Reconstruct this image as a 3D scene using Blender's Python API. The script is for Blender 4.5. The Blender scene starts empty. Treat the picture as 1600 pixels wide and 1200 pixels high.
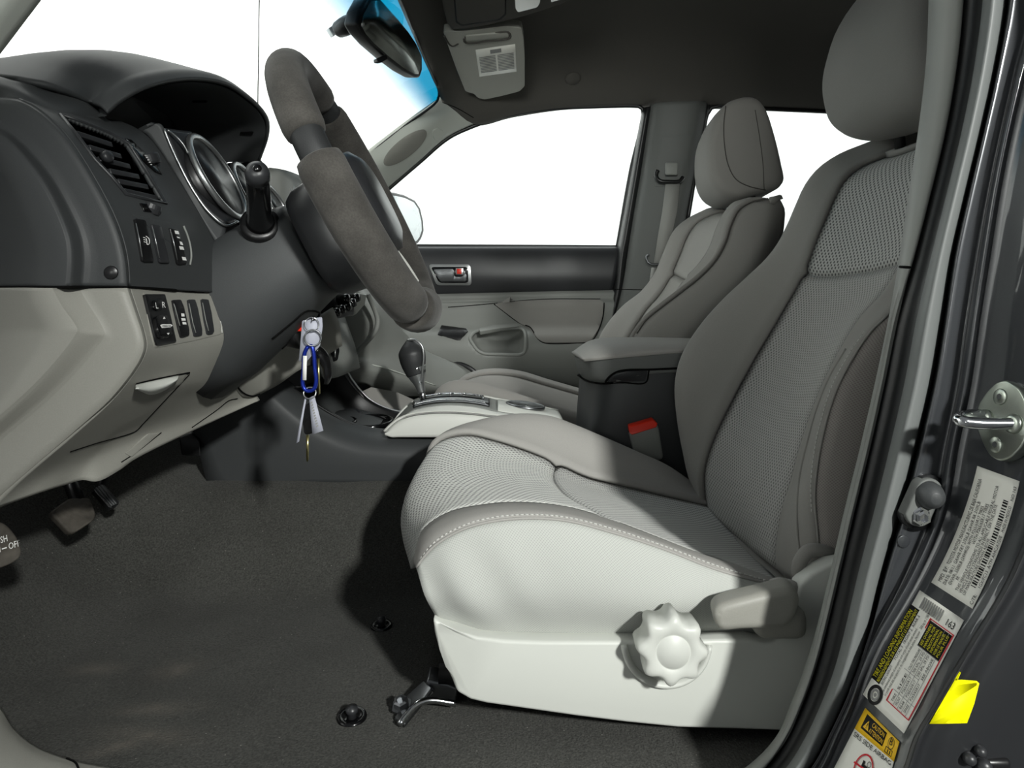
import bpy, bmesh, math, random
from mathutils import Vector, Matrix
from mathutils.bvhtree import BVHTree
random.seed(7)
SC = bpy.context.scene
COL = SC.collection

# ------------------------------------------------------------------ camera
F, U0, V0, ZC = 1100.0, 800.0, 465.0, 0.44      # focal length and principal point in px of 1600x1200
cam_d = bpy.data.cameras.new('camera')
cam_d.sensor_width = 36.0
cam_d.lens = 36.0 * F / 1600.0
cam_d.shift_y = -(600.0 - V0) / 1600.0
cam_d.clip_start = 0.02
cam = bpy.data.objects.new('camera', cam_d)
cam.location = (0, 0, ZC)
cam.rotation_euler = (math.radians(90), 0, 0)
COL.objects.link(cam)
SC.camera = cam

# ------------------------------------------------------------------ world, lights, exposure
SC.view_settings.view_transform = 'Standard'
SC.view_settings.look = 'None'
SC.view_settings.gamma = 1.0
SC.view_settings.use_curve_mapping = False
SC.view_settings.exposure = 0.0
world = bpy.data.worlds.new('studio')
SC.world = world
world.use_nodes = True
bg = world.node_tree.nodes['Background']
bg.inputs['Color'].default_value = (0.93, 0.97, 1.0, 1)
bg.inputs['Strength'].default_value = 0.18

def look_rot(loc, target):
    return (Vector(target) - Vector(loc)).to_track_quat('-Z', 'Y').to_euler()

def add_light(name, kind, loc, target, energy, color=(1, 1, 1), **kw):
    d = bpy.data.lights.new(name, kind)
    d.energy = energy
    d.color = color
    for k, v in kw.items():
        setattr(d, k, v)
    o = bpy.data.objects.new(name, d)
    o.location = loc
    o.rotation_euler = look_rot(loc, target)
    COL.objects.link(o)
    return o

# studio lamp beyond the right shoulder of the photographer, shining through the open door on the seat
add_light('studio_spot', 'SPOT', (0.95, -1.35, 1.30), (0.10, 0.83, 0.18), 325, (0.985, 1.0, 0.96),
          spot_size=math.radians(41), spot_blend=1.0, shadow_soft_size=0.07)
# fill spot added to brighten the passenger side, no lamp known beside the camera
add_light('added_fill', 'SPOT', (-0.30, -1.4, 0.76), (0.12, 1.9, 0.84), 210, (0.97, 1.0, 0.95),
          spot_size=math.radians(24), spot_blend=1.0, shadow_soft_size=0.3)
# wall washers on the white backdrop
add_light('backdrop_wash_side', 'AREA', (1.0, 2.7, 3.0), (1.0, 5.2, 0.8), 230, (0.97, 1.0, 0.99),
          shape='RECTANGLE', size=7.5, size_y=0.7)
add_light('backdrop_wash_front', 'AREA', (-2.3, 1.6, 3.2), (-4.4, 2.6, 0.9), 260, (0.99, 1.0, 0.97),
          shape='RECTANGLE', size=5.0, size_y=0.7)

# ------------------------------------------------------------------ helpers
def P(u, v, y):
    return Vector(((u - U0) / F * y, y, ZC - (v - V0) / F * y))

def PZ(u, v, z):
    return P(u, v, F * (z - ZC) / (V0 - v))

def PX(u, v, x):
    return P(u, v, F * x / (u - U0))

def W(*a):
    return Vector(a)

def V3(p):
    return p if isinstance(p, Vector) else P(*p)

def crs(p, t):
    """Catmull-Rom through p at index parameter t"""
    n = len(p) - 1
    if n == 0:
        return p[0].copy()
    i = min(max(int(math.floor(t)), 0), n - 1)
    f = t - i
    p1, p2 = p[i], p[i + 1]
    p0 = p[i - 1] if i > 0 else p1 * 2 - p2
    p3 = p[i + 2] if i + 2 <= n else p2 * 2 - p1
    if n == 1:
        return p1.lerp(p2, f)
    a = max((p1 - p0).length, 1e-6) ** .5
    b = max((p2 - p1).length, 1e-6) ** .5
    c = max((p3 - p2).length, 1e-6) ** .5
    m1 = ((p1 - p0) / a - (p2 - p0) / (a + b) + (p2 - p1) / b) * b
    m2 = ((p2 - p1) / b - (p3 - p1) / (b + c) + (p3 - p2) / c) * b
    f2, f3 = f * f, f * f * f
    return p1 * (2 * f3 - 3 * f2 + 1) + m1 * (f3 - 2 * f2 + f) + p2 * (-2 * f3 + 3 * f2) + m2 * (f3 - f2)

def spline(pts, n):
    """n points evenly spaced along the smooth curve"""
    p = [V3(q) for q in pts]
    m = 24 * (len(p) - 1)
    d = [crs(p, (len(p) - 1) * k / m) for k in range(m + 1)]
    L = [0.0]
    for a, b in zip(d, d[1:]):
        L.append(L[-1] + (b - a).length)
    out, j = [], 0
    for k in range(n):
        s = L[-1] * k / (n - 1)
        while j < m - 1 and L[j + 1] < s:
            j += 1
        w = (s - L[j]) / max(L[j + 1] - L[j], 1e-9)
        out.append(d[j].lerp(d[j + 1], min(max(w, 0), 1)))
    return out

BVH = {}
ROOTS = {}

def setp(o, label=None, cat=None, group=None, kind=None):
    if label: o['label'] = label
    if cat: o['category'] = cat
    if group: o['group'] = group
    if kind: o['kind'] = kind
    return o

def thing(name, loc, label, cat, group=None, kind=None):
    o = bpy.data.objects.new(name, None)
    o.empty_display_size = 0.05
    o.location = loc
    COL.objects.link(o)
    return setp(o, label, cat, group, kind)

def wloc(o):
    l = Vector(o.location) if o.type == 'EMPTY' else Vector((0, 0, 0))
    return l

def link(name, verts, faces, mat, parent=None, smooth=True, uvs=None, face_cam=False):
    me = bpy.data.meshes.new(name)
    verts = [Vector(v) for v in verts]
    if face_cam:
        s = 0.0
        c = Vector((0, 0, ZC))
        for f in faces[::max(1, len(faces) // 400)]:
            a, b, d = verts[f[0]], verts[f[1]], verts[f[2]]
            nn = (b - a).cross(d - a)
            s += nn.dot((c - a).normalized())
        if s < 0:
            faces = [tuple(reversed(f)) for f in faces]
    me.from_pydata([tuple(v) for v in verts], [], [tuple(f) for f in faces])
    if uvs is not None:
        lay = me.uv_layers.new(name='uv')
        for lp in me.loops:
            lay.data[lp.index].uv = uvs[lp.vertex_index]
    me.update()
    o = bpy.data.objects.new(name, me)
    COL.objects.link(o)
    if mat is not None:
        me.materials.append(MAT[mat] if isinstance(mat, str) else mat)
    for p in me.polygons:
        p.use_smooth = smooth
    if parent is not None:
        o.parent = parent
        o.matrix_parent_inverse = Matrix.Translation(-pworld(parent))
    BVH[o.name] = BVHTree.FromPolygons([tuple(v) for v in verts], [tuple(f) for f in faces])
    return o

def pworld(o):
    if o.type == 'EMPTY':
        return Vector(o.location)
    return Vector((0, 0, 0))

def solid(o, t, off=-1.0, bevel=0.0, seg=2):
    if t:
        m = o.modifiers.new('solid', 'SOLIDIFY')
        m.thickness = t
        m.offset = off
    if bevel:
        b = o.modifiers.new('bevel', 'BEVEL')
        b.width = bevel
        b.segments = seg
        b.limit_method = 'ANGLE'
        b.angle_limit = math.radians(40)
    return o

def grid_pts(curves, nu=0, nv=4, index=None, linear=False):
    """curves: list of control curves. returns rows x cols of points, rows across the curves"""
    cs = [[V3(q) for q in c] for c in curves]
    same = len(set(len(c) for c in cs)) == 1
    if index is None:
        index = same
    if index:
        k = len(cs[0]) - 1
        rs = [[crs(c, k * j / (nu - 1)) for j in range(nu)] for c in cs]
    else:
        rs = [spline(c, nu) for c in cs]
    rows = []
    n = len(rs) - 1
    for i in range(n * nv + 1):
        t = i / nv
        row = []
        for j in range(nu):
            col = [r[j] for r in rs]
            if linear:
                a = min(int(t), n - 1)
                row.append(col[a].lerp(col[a + 1], t - a))
            else:
                row.append(crs(col, t))
        rows.append(row)
    return rows

def grid_mesh(name, rows, mat, parent=None, thick=0.0, smooth=True, face_cam=True, bevel=0.0, uvscale=1.0):
    R, C = len(rows), len(rows[0])
    verts = [p for r in rows for p in r]
    # metric uv
    um = [0.0]
    mid = rows[R // 2]
    for a, b in zip(mid, mid[1:]):
        um.append(um[-1] + (b - a).length)
    vm = [0.0]
    midc = [r[C // 2] for r in rows]
    for a, b in zip(midc, midc[1:]):
        vm.append(vm[-1] + (b - a).length)
    uvs = [(um[j], vm[i]) for i in range(R) for j in range(C)]
    faces = [(i * C + j, i * C + j + 1, (i + 1) * C + j + 1, (i + 1) * C + j) for i in range(R - 1) for j in range(C - 1)]
    o = link(name, verts, faces, mat, parent, smooth, uvs, face_cam)
    solid(o, thick, -1.0, bevel)
    return o

def loft(name, curves, mat, parent=None, nu=24, nv=4, thick=0.0, index=None, linear=False, smooth=True, face_cam=True, bevel=0.0):
    return grid_mesh(name, grid_pts(curves, nu, nv, index, linear), mat, parent, thick, smooth, face_cam, bevel)

def hit(objs, u, v):
    """first surface of the named objects seen through pixel u,v: point, normal"""
    o0 = Vector((0, 0, ZC))
    d = (P(u, v, 1.0) - o0).normalized()
    best = None
    for o in (objs if isinstance(objs, (list, tuple)) else [objs]):
        loc, nor, idx, dist = BVH[o.name].ray_cast(o0, d)
        if loc is not None and (best is None or dist < best[2]):
            if nor.dot(d) > 0:
                nor = -nor
            best = (loc, nor, dist)
    return best

VN = False
def on(objs, u, v, off=0.0, y=None):
    h = hit(objs, u, v)
    if h is None:
        ol = objs if isinstance(objs, (list, tuple)) else [objs]
        q = P(u, v, y) if y else P(u, v, 1.0)
        best = None
        for o in ol:
            loc, nor, idx, dist = BVH[o.name].find_nearest(q)
            if best is None or dist < best[1]:
                best = (loc, dist)
        q = P(u, v, best[0].y)
        return q
    if VN: return h[0] + h[1] * off
    d = (h[0] - Vector((0, 0, ZC))).normalized()
    return h[0] - d * (off / max(.3, -h[1].dot(d)))

def tube_data(pts, r, seg=10, closed=False, cap=True, flat=1.0):
    pts = [Vector(p) for p in pts]
    n = len(pts)
    rr = r if isinstance(r, (list, tuple)) else [r] * n
    tang = []
    for i in range(n):
        a = pts[(i - 1) % n] if (closed or i > 0) else pts[i]
        b = pts[(i + 1) % n] if (closed or i < n - 1) else pts[i]
        t = (b - a)
        tang.append(t.normalized() if t.length > 1e-9 else Vector((0, 0, 1)))
    ref = Vector((0, 0, 1)) if abs(tang[0].z) < 0.9 else Vector((0, 1, 0))
    nrm = (ref - tang[0] * ref.dot(tang[0])).normalized()
    verts, faces = [], []
    for i in range(n):
        nrm = (nrm - tang[i] * nrm.dot(tang[i]))
        nrm = nrm.normalized() if nrm.length > 1e-6 else Vector((1, 0, 0))
        bn = tang[i].cross(nrm)
        for k in range(seg):
            a = 2 * math.pi * k / seg
            verts.append(pts[i] + nrm * (math.cos(a) * rr[i]) + bn * (math.sin(a) * rr[i] * flat))
    m = n if closed else n - 1
    for i in range(m):
        for k in range(seg):
            a, b = i * seg + k, i * seg + (k + 1) % seg
            c, d = ((i + 1) % n) * seg + (k + 1) % seg, ((i + 1) % n) * seg + k
            faces.append((a, b, c, d))
    if cap and not closed:
        faces.append(tuple(reversed(range(seg))))
        faces.append(tuple(range((n - 1) * seg, n * seg)))
    return verts, faces

def tube(name, pts, r, mat, parent=None, seg=10, closed=False, n=0, flat=1.0, smooth=True):
    p = [V3(q) for q in pts]
    if n:
        if isinstance(r, (list, tuple)):
            k = len(r) - 1
            rv = [Vector((x, 0, 0)) for x in r]
            r = [max(crs(rv, k * i / (n - 1)).x, 1e-5) for i in range(n)]
        p = spline(p, n)
    v, f = tube_data(p, r, seg, closed, True, flat)
    return link(name, v, f, mat, parent, smooth)

def prism(name, front, depth, mat, parent=None, bevel=0.004, seg=3, smooth=True):
    """closed outline of 3D points, extruded by the vector depth"""
    a = [V3(q) for q in front]
    d = depth if isinstance(depth, Vector) else Vector((0, depth, 0))
    n = len(a)
    verts = a + [p + d for p in a]
    nn = Vector((0, 0, 0))
    for i in range(n):
        nn += a[i].cross(a[(i + 1) % n])
    rev = nn.dot(d) > 0
    f1 = tuple(range(n))
    faces = [f1, tuple(reversed(range(n, 2 * n)))] + [(i, i + n, (i + 1) % n + n, (i + 1) % n) for i in range(n)]
    if rev:
        faces = [tuple(reversed(f)) for f in faces]
    o = link(name, verts, faces, mat, parent, smooth)
    if bevel:
        b = o.modifiers.new('bevel', 'BEVEL')
        b.width = bevel
        b.segments = seg
        b.limit_method = 'ANGLE'
        b.angle_limit = math.radians(35)
        b.harden_normals = False
    return o

def rounded(pts, r, n=4):
    """round the corners of a closed 2D/3D outline"""
    p = [Vector(q) for q in pts]
    out = []
    m = len(p)
    for i in range(m):
        a, b, c = p[i - 1], p[i], p[(i + 1) % m]
        ra = min(r, (a - b).length * .45)
        rc = min(r, (c - b).length * .45)
        s, e = b + (a - b).normalized() * ra, b + (c - b).normalized() * rc
        for k in range(n + 1):
            t = k / n
            out.append(s * (1 - t) ** 2 + b * 2 * t * (1 - t) + e * t * t)
    return out

def lathe(name, prof, center, axis, mat, parent=None, seg=32, smooth=True, lobes=0, lobe=0.0, arc=None):
    """profile (radius, height) turned about axis through center"""
    ax = Vector(axis).normalized()
    ref = Vector((0, 0, 1)) if abs(ax.z) < 0.9 else Vector((0, 1, 0))
    e1 = (ref - ax * ref.dot(ax)).normalized()
    e2 = ax.cross(e1)
    c = V3(center)
    verts, faces = [], []
    n = len(prof)
    full = arc is None
    cnt = seg if full else seg + 1
    for r, h in prof:
        for k in range(cnt):
            a = 2 * math.pi * k / seg if full else arc[0] + (arc[1] - arc[0]) * k / seg
            rr = r * (1 + lobe * math.cos(lobes * a)) if lobes else r
            verts.append(c + ax * h + e1 * (math.cos(a) * rr) + e2 * (math.sin(a) * rr))
    for i in range(n - 1):
        for k in range(seg):
            k2 = (k + 1) % cnt
            faces.append((i * cnt + k, i * cnt + k2, (i + 1) * cnt + k2, (i + 1) * cnt + k))
    if full:
        if prof[0][0] > 1e-6: faces.append(tuple(reversed(range(cnt))))
        if prof[-1][0] > 1e-6: faces.append(tuple(range((n - 1) * cnt, n * cnt)))
    return link(name, verts, faces, mat, parent, smooth)

def pillow(name, prof, y0, y1, mat, parent=None, n=40, levels=None, shift=None):
    """rounded cushion: closed profile in the x-z plane swelling along y"""
    p = [Vector(q) for q in prof]
    q = p + [p[0]]
    m = len(p)
    ring = []
    ext = p[-2:] + p + p[:3]
    k = len(p)
    for j in range(n):
        t = 2 + k * j / n
        ring.append(crs(ext, t))
    c = sum(ring, Vector()) / n
    levels = levels or [(0, .50), (.015, .70), (.05, .86), (.12, .955), (.25, 1.0), (.5, 1.02), (.75, 1.0), (.88, .955), (.95, .86), (.985, .70), (1, .50)]
    verts, faces = [], []
    for t, s in levels:
        y = y0 + (y1 - y0) * t
        sh = shift(t) if shift else Vector((0, 0, 0))
        for r in ring:
            w = c + (r - c) * s
            verts.append(Vector((w.x, y, w.z)) + sh)
    for i in range(len(levels) - 1):
        for j in range(n):
            a, b = i * n + j, i * n + (j + 1) % n
            faces.append((a, b, b + n, a + n))
    faces.append(tuple(reversed(range(n))))
    faces.append(tuple(range((len(levels) - 1) * n, len(levels) * n)))
    o = link(name, verts, faces, mat, parent, True)
    fix_normals(o)
    return o

def fix_normals(o):
    bm = bmesh.new()
    bm.from_mesh(o.data)
    bmesh.ops.recalc_face_normals(bm, faces=bm.faces)
    bm.to_mesh(o.data)
    bm.free()

def rbox(name, center, size, mat, parent=None, rot=None, bevel=0.004, seg=3):
    c = V3(center)
    m = rot or Matrix.Identity(3)
    sx, sy, sz = [s / 2 for s in size]
    vs = [c + m @ Vector((x, y, z)) for x in (-sx, sx) for y in (-sy, sy) for z in (-sz, sz)]
    fs = [(0, 1, 3, 2), (4, 6, 7, 5), (0, 4, 5, 1), (2, 3, 7, 6), (0, 2, 6, 4), (1, 5, 7, 3)]
    o = link(name, vs, fs, mat, parent, True)
    if bevel:
        b = o.modifiers.new('bevel', 'BEVEL')
        b.width = bevel
        b.segments = seg
    return o

def seam(name, objs, px, mat, parent, r=0.0012, n=60, off=0.0, y=None):
    """thin welt or groove bead following a surface"""
    c = spline([Vector((a, b, 0)) for a, b in px], n)
    pts = [on(objs, q.x, q.y, off, y) for q in c]
    return tube(name, pts, r, mat, parent, 6)

def stitches(name, objs, px, mat, parent, n=60, r=0.0006, off=0.0004, duty=.62):
    c = spline([Vector((a, b, 0)) for a, b in px], n * 3 + 1)
    V, Fc = [], []
    for k in range(n):
        a, b = c[k * 3], c[k * 3 + 2]
        p, q = on(objs, a.x, a.y, off), on(objs, b.x, b.y, off)
        if (p - q).length > .03: continue
        v, f = tube_data([p, q], r, 5)
        s = len(V)
        V += v
        Fc += [tuple(i + s for i in x) for x in f]
    o = link(name, V, Fc, mat, parent, True)
    o['kind'] = 'stuff'
    return o

def decal(name, objs, px, mat, parent, off=0.0006, thick=0.0, res=1, smooth=False, y=None):
    """flat piece lying on a surface, outline given in pixels"""
    pts = [on(objs, a, b, off, y) for a, b in px]
    return prism(name, pts, (Vector((0, 0, ZC)) - pts[0]).normalized() * -max(thick, .0004), mat, parent, 0, smooth=smooth)

def face_prism(name, objs, px, h, mat, parent, bevel=.001, sink=.002, r=0, seg=2, y=None, cuts=None):
    """raised piece following a surface, h high, outline in pixels"""
    px = [Vector((a, b, 0)) for a, b in px]
    if r: px = rounded(px, r)
    bm = bmesh.new()
    f = bm.faces.new([bm.verts.new(q) for q in px])
    if f.normal.z < 0 or True: bm.normal_update()
    us, vs = [q.x for q in px], [q.y for q in px]
    for k, (lo, hi) in enumerate(((min(us), max(us)), (min(vs), max(vs)))):
        n = min(14, max(1, int((hi - lo) / 7)))
        for i in range(1, n):
            c = lo + (hi - lo) * i / n
            bmesh.ops.bisect_plane(bm, geom=bm.verts[:] + bm.edges[:] + bm.faces[:], dist=1e-4,
                                   plane_co=(c, c, 0), plane_no=(1, 0, 0) if k == 0 else (0, 1, 0))
    bm.verts.index_update()
    vv = [on(objs, q.co.x, q.co.y, h, y) for q in bm.verts]
    ff = [tuple(q.index for q in fc.verts) for fc in bm.faces]
    bm.free()
    o = link(name, vv, ff, mat, parent, True, face_cam=True)
    solid(o, h + sink, -1.0)
    if bevel:
        b = o.modifiers.new('bevel', 'BEVEL')
        b.width = bevel
        b.segments = seg
        b.limit_method = 'ANGLE'
        b.angle_limit = math.radians(55)
    return o

def inside(px, u, v):
    r = False
    n = len(px)
    for i in range(n):
        (a, b), (c, d) = px[i], px[i - 1]
        if (b > v) != (d > v) and u < (c - a) * (v - b) / (d - b) + a:
            r = not r
    return r

def pix(p):
    return (U0 + F * p.x / p.y, V0 - F * (p.z - ZC) / p.y)

def cut_hole(o, px):
    """open the surface where it is seen inside the pixel outline"""
    bm = bmesh.new()
    bm.from_mesh(o.data)
    kill = [f for f in bm.faces if inside(px, *pix(f.calc_center_median()))]
    bmesh.ops.delete(bm, geom=kill, context='FACES')
    bm.to_mesh(o.data)
    bm.free()
    o.data.update()

# ------------------------------------------------------------------ materials
MAT = {}

def lin(c):
    return tuple(((x / 255) / 12.92 if x <= 10 else ((x / 255 + .055) / 1.055) ** 2.4) for x in c) + (1,)

def mat(name, col, rough=.5, metal=0.0, spec=.5, noise=0.0, nscale=400, bump=0.0, bscale=900, dist=.0004, coat=0.0, sheen=0.0, blotch=0.0, bls=6):
    m = bpy.data.materials.new(name)
    m.use_nodes = True
    nt = m.node_tree
    b = nt.nodes['Principled BSDF']
    c = lin(col) if max(col) > 1 else tuple(col) + (1,)
    b.inputs['Base Color'].default_value = c
    b.inputs['Roughness'].default_value = rough
    b.inputs['Metallic'].default_value = metal
    b.inputs['Specular IOR Level'].default_value = spec
    b.inputs['Coat Weight'].default_value = coat
    b.inputs['Sheen Weight'].default_value = sheen
    tc = nt.nodes.new('ShaderNodeTexCoord')
    last = None
    def mul(sock, tex_out, lo, hi):
        mr = nt.nodes.new('ShaderNodeMapRange')
        mr.inputs['From Min'].default_value = .3
        mr.inputs['From Max'].default_value = .7
        mr.inputs['To Min'].default_value = lo
        mr.inputs['To Max'].default_value = hi
        nt.links.new(tex_out, mr.inputs['Value'])
        mx = nt.nodes.new('ShaderNodeMix')
        mx.data_type = 'RGBA'
        mx.blend_type = 'MULTIPLY'
        mx.inputs['Factor'].default_value = 1
        if sock is None:
            mx.inputs['A'].default_value = c
        else:
            nt.links.new(sock, mx.inputs['A'])
        nt.links.new(mr.outputs['Result'], mx.inputs['B'])
        return mx.outputs['Result']
    if noise:
        t = nt.nodes.new('ShaderNodeTexNoise')
        t.inputs['Scale'].default_value = nscale
        t.inputs['Detail'].default_value = 3
        nt.links.new(tc.outputs['Object'], t.inputs['Vector'])
        last = mul(last, t.outputs['Fac'], 1 - noise, 1 + noise)
    if blotch:
        t = nt.nodes.new('ShaderNodeTexNoise')
        t.inputs['Scale'].default_value = bls
        t.inputs['Detail'].default_value = 4
        nt.links.new(tc.outputs['Object'], t.inputs['Vector'])
        last = mul(last, t.outputs['Fac'], 1 - blotch, 1 + blotch)
    if last is not None:
        nt.links.new(last, b.inputs['Base Color'])
    if bump:
        t = nt.nodes.new('ShaderNodeTexNoise')
        t.inputs['Scale'].default_value = bscale
        t.inputs['Detail'].default_value = 2
        nt.links.new(tc.outputs['Object'], t.inputs['Vector'])
        bn = nt.nodes.new('ShaderNodeBump')
        bn.inputs['Strength'].default_value = bump
        bn.inputs['Distance'].default_value = dist
        nt.links.new(t.outputs['Fac'], bn.inputs['Height'])
        nt.links.new(bn.outputs['Normal'], b.inputs['Normal'])
    MAT[name] = m
    return m

def mesh_fabric(name, col, hole, pitch, thr=.25, rough=.85, bump=.5):
    """knitted mesh cloth with staggered holes, in metric uv"""
    m = mat(name, col, rough, spec=.2, sheen=.15)
    nt = m.node_tree
    b = nt.nodes['Principled BSDF']
    uv = nt.nodes.new('ShaderNodeUVMap')
    uv.uv_map = 'uv'
    sep = nt.nodes.new('ShaderNodeSeparateXYZ')
    nt.links.new(uv.outputs['UV'], sep.inputs[0])
    def math_(op, a, bb=None):
        n = nt.nodes.new('ShaderNodeMath')
        n.operation = op
        for i, x in enumerate((a, bb)):
            if x is None: continue
            if isinstance(x, (int, float)): n.inputs[i].default_value = x
            else: nt.links.new(x, n.inputs[i])
        return n.outputs[0]
    k = math.pi / pitch
    su = math_('SINE', math_('MULTIPLY', sep.outputs['X'], k * 1.12))
    sv = math_('SINE', math_('MULTIPLY', sep.outputs['Y'], k * 1.1))
    pr = math_('MULTIPLY', su, sv)
    mr = nt.nodes.new('ShaderNodeMapRange')
    mr.interpolation_type = 'SMOOTHSTEP'
    mr.inputs['From Min'].default_value = thr - .25
    mr.inputs['From Max'].default_value = thr + .35
    nt.links.new(pr, mr.inputs['Value'])
    mx = nt.nodes.new('ShaderNodeMix')
    mx.data_type = 'RGBA'
    mx.inputs['A'].default_value = lin(col)
    mx.inputs['B'].default_value = lin(hole)
    nt.links.new(mr.outputs['Result'], mx.inputs['Factor'])
    nt.links.new(mx.outputs['Result'], b.inputs['Base Color'])
    bn = nt.nodes.new('ShaderNodeBump')
    bn.invert = True
    bn.inputs['Strength'].default_value = bump
    bn.inputs['Distance'].default_value = .0008
    nt.links.new(mr.outputs['Result'], bn.inputs['Height'])
    nt.links.new(bn.outputs['Normal'], b.inputs['Normal'])
    return m

def glass(name, tint=(1, 1, 1), refl=.04, band=None):
    m = bpy.data.materials.new(name)
    m.use_nodes = True
    nt = m.node_tree
    nt.nodes.clear()
    out = nt.nodes.new('ShaderNodeOutputMaterial')
    tr = nt.nodes.new('ShaderNodeBsdfTransparent')
    gl = nt.nodes.new('ShaderNodeBsdfGlossy')
    gl.inputs['Roughness'].default_value = .02
    tr.inputs['Color'].default_value = tuple(tint) + (1,)
    mx = nt.nodes.new('ShaderNodeMixShader')
    lw = nt.nodes.new('ShaderNodeFresnel')
    lw.inputs['IOR'].default_value = 1.25
    nt.links.new(lw.outputs[0], mx.inputs['Fac'])
    nt.links.new(tr.outputs[0], mx.inputs[1])
    nt.links.new(gl.outputs[0], mx.inputs[2])
    if band:
        # dyed shade band along the top of the windshield, in uv v
        uv = nt.nodes.new('ShaderNodeUVMap')
        uv.uv_map = 'uv'
        sp = nt.nodes.new('ShaderNodeSeparateXYZ')
        nt.links.new(uv.outputs['UV'], sp.inputs[0])
        mr = nt.nodes.new('ShaderNodeMapRange')
        mr.interpolation_type = 'SMOOTHSTEP'
        mr.inputs['From Min'].default_value = band[0]
        mr.inputs['From Max'].default_value = band[1]
        mr.inputs['To Min'].default_value = 1
        mr.inputs['To Max'].default_value = 0
        nt.links.new(sp.outputs['Y'], mr.inputs['Value'])
        mc = nt.nodes.new('ShaderNodeMix')
        mc.data_type = 'RGBA'
        mc.inputs['A'].default_value = tuple(tint) + (1,)
        mc.inputs['B'].default_value = band[2] + (1,)
        nt.links.new(mr.outputs['Result'], mc.inputs['Factor'])
        nt.links.new(mc.outputs['Result'], tr.inputs['Color'])
    nt.links.new(mx.outputs[0], out.inputs[0])
    MAT[name] = m
    return m

# base colours are surface albedos
mat('fabric_side', (180, 182, 177), .9, spec=.15, sheen=.1, noise=.05, nscale=1500, bump=.25, bscale=2200, dist=.0004)
mat('fabric_band', (158, 156, 152), .75, spec=.25, noise=.05, nscale=900, bump=.15, bscale=1500)
mesh_fabric('mesh_coarse', (178, 178, 174), (66, 66, 66), .0052, .30)
mesh_fabric('mesh_coarse_lit', (214, 215, 210), (112, 112, 111), .0050, .32)  # mesh_coarse again, painted paler for the lamp-lit cushion
mesh_fabric('mesh_fine_lit', (196, 196, 192), (112, 112, 110), .0042, .35)  # paler copy of mesh_fine, light on the cushion put into the colour
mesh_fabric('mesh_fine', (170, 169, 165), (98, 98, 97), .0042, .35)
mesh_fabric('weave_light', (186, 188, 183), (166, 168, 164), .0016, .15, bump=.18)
mesh_fabric('weave_shaded', (140, 136, 132), (118, 112, 108), .0016, .15, bump=.18)  # weave_light toned down, shade of the backrest side put into the colour
mat('fabric_dark', (140, 138, 134), .9, spec=.12, sheen=.1, noise=.06, nscale=1300, bump=.2, bscale=2000)  # on seats, cloth darkened for shade; own tone on the door insert
mat('grey_plastic', (198, 200, 194), .42, spec=.4, bump=.12, bscale=1400, dist=.0003)
mat('grey_plastic_warm', (144, 143, 136), .5, spec=.35, bump=.2, bscale=1200, dist=.0003, noise=.04, nscale=900)
mat('grey_trim', (132, 134, 130), .5, spec=.35, bump=.15, bscale=1200, dist=.0003)
mat('dark_plastic', (58, 60, 61), .52, spec=.4, bump=.25, bscale=1100, dist=.0004, noise=.06, nscale=900)
mat('dark_plastic_smooth', (44, 45, 47), .38, spec=.45, bump=.08, bscale=1300)
mat('black_plastic', (20, 20, 21), .35, spec=.5)
mat('gloss_black', (12, 12, 13), .16, spec=.5)
mat('black_rubber', (26, 27, 28), .42, spec=.5, bump=.1, bscale=600)
mat('seal_rubber', (104, 107, 106), .5, spec=.4, bump=.06, bscale=700)
mat('shadow_gap', (8, 8, 8), .8, spec=.1)
mat('suede', (68, 66, 63), .95, spec=.1, sheen=.12, noise=.14, nscale=500, blotch=.32, bls=24, bump=.3, bscale=1800)
mat('leather', (44, 45, 46), .45, spec=.45, bump=.4, bscale=900, dist=.0006)
mat('chrome', (210, 212, 214), .14, 1.0)
mat('satin_silver', (176, 178, 178), .32, .9)
mat('silver_paint', (205, 206, 200), .38, spec=.5)
mat('zinc', (178, 184, 174), .28, 1.0, noise=.06, nscale=120)
mat('steel_dark', (120, 122, 124), .35, 1.0)
mat('paint', (60, 62, 65), .30, .35, spec=.5, noise=.16, nscale=2600, coat=.8)
mat('edge_dark', (36, 37, 39), .34, spec=.5)  # near-black finish of the outer panel, darker than the paint
mat('headliner', (88, 86, 82), .95, spec=.05, noise=.06, nscale=1200, bump=.25, bscale=1500)
mat('visor_cloth', (176, 176, 168), .9, spec=.1, noise=.05, nscale=1000, bump=.2, bscale=1300)
mat('pillar_plastic', (198, 202, 194), .55, spec=.3, bump=.15, bscale=1200)
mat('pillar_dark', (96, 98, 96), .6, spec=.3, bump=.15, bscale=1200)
mat('label_white', (236, 235, 226), .45, spec=.4)
mat('label_yellow', (246, 196, 20), .45, spec=.4)
mat('tag_yellow', (255, 250, 0), .6, spec=.2)
mat('print_black', (22, 22, 22), .6, spec=.2)
mat('print_grey', (140, 140, 138), .6, spec=.2)
mat('print_yellow', (214, 206, 30), .6, spec=.2)
mat('print_red', (200, 40, 50), .6, spec=.2)
mat('print_white', (235, 235, 232), .5, spec=.2)
mat('red_plastic', (232, 50, 26), .35, spec=.5)
mat('blue_metal', (26, 48, 150), .25, .6)
mat('brass', (205, 196, 140), .3, 1.0)
mat('white_card', (168, 170, 182), .5, spec=.3)
mat('belt', (150, 150, 146), .7, spec=.2, noise=.06, nscale=1500)
mat('mirror', (190, 195, 198), .03, 1.0)
mat('backdrop', (248, 249, 247), .9, spec=.0)
mat('studio_floor', (150, 150, 150), .7, spec=.2)
mat('lens', (235, 235, 230), .25, spec=.5)
mat('thread', (196, 196, 192), .8, spec=.1)
mat('thread_dark', (78, 76, 73), .8, spec=.1)
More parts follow.
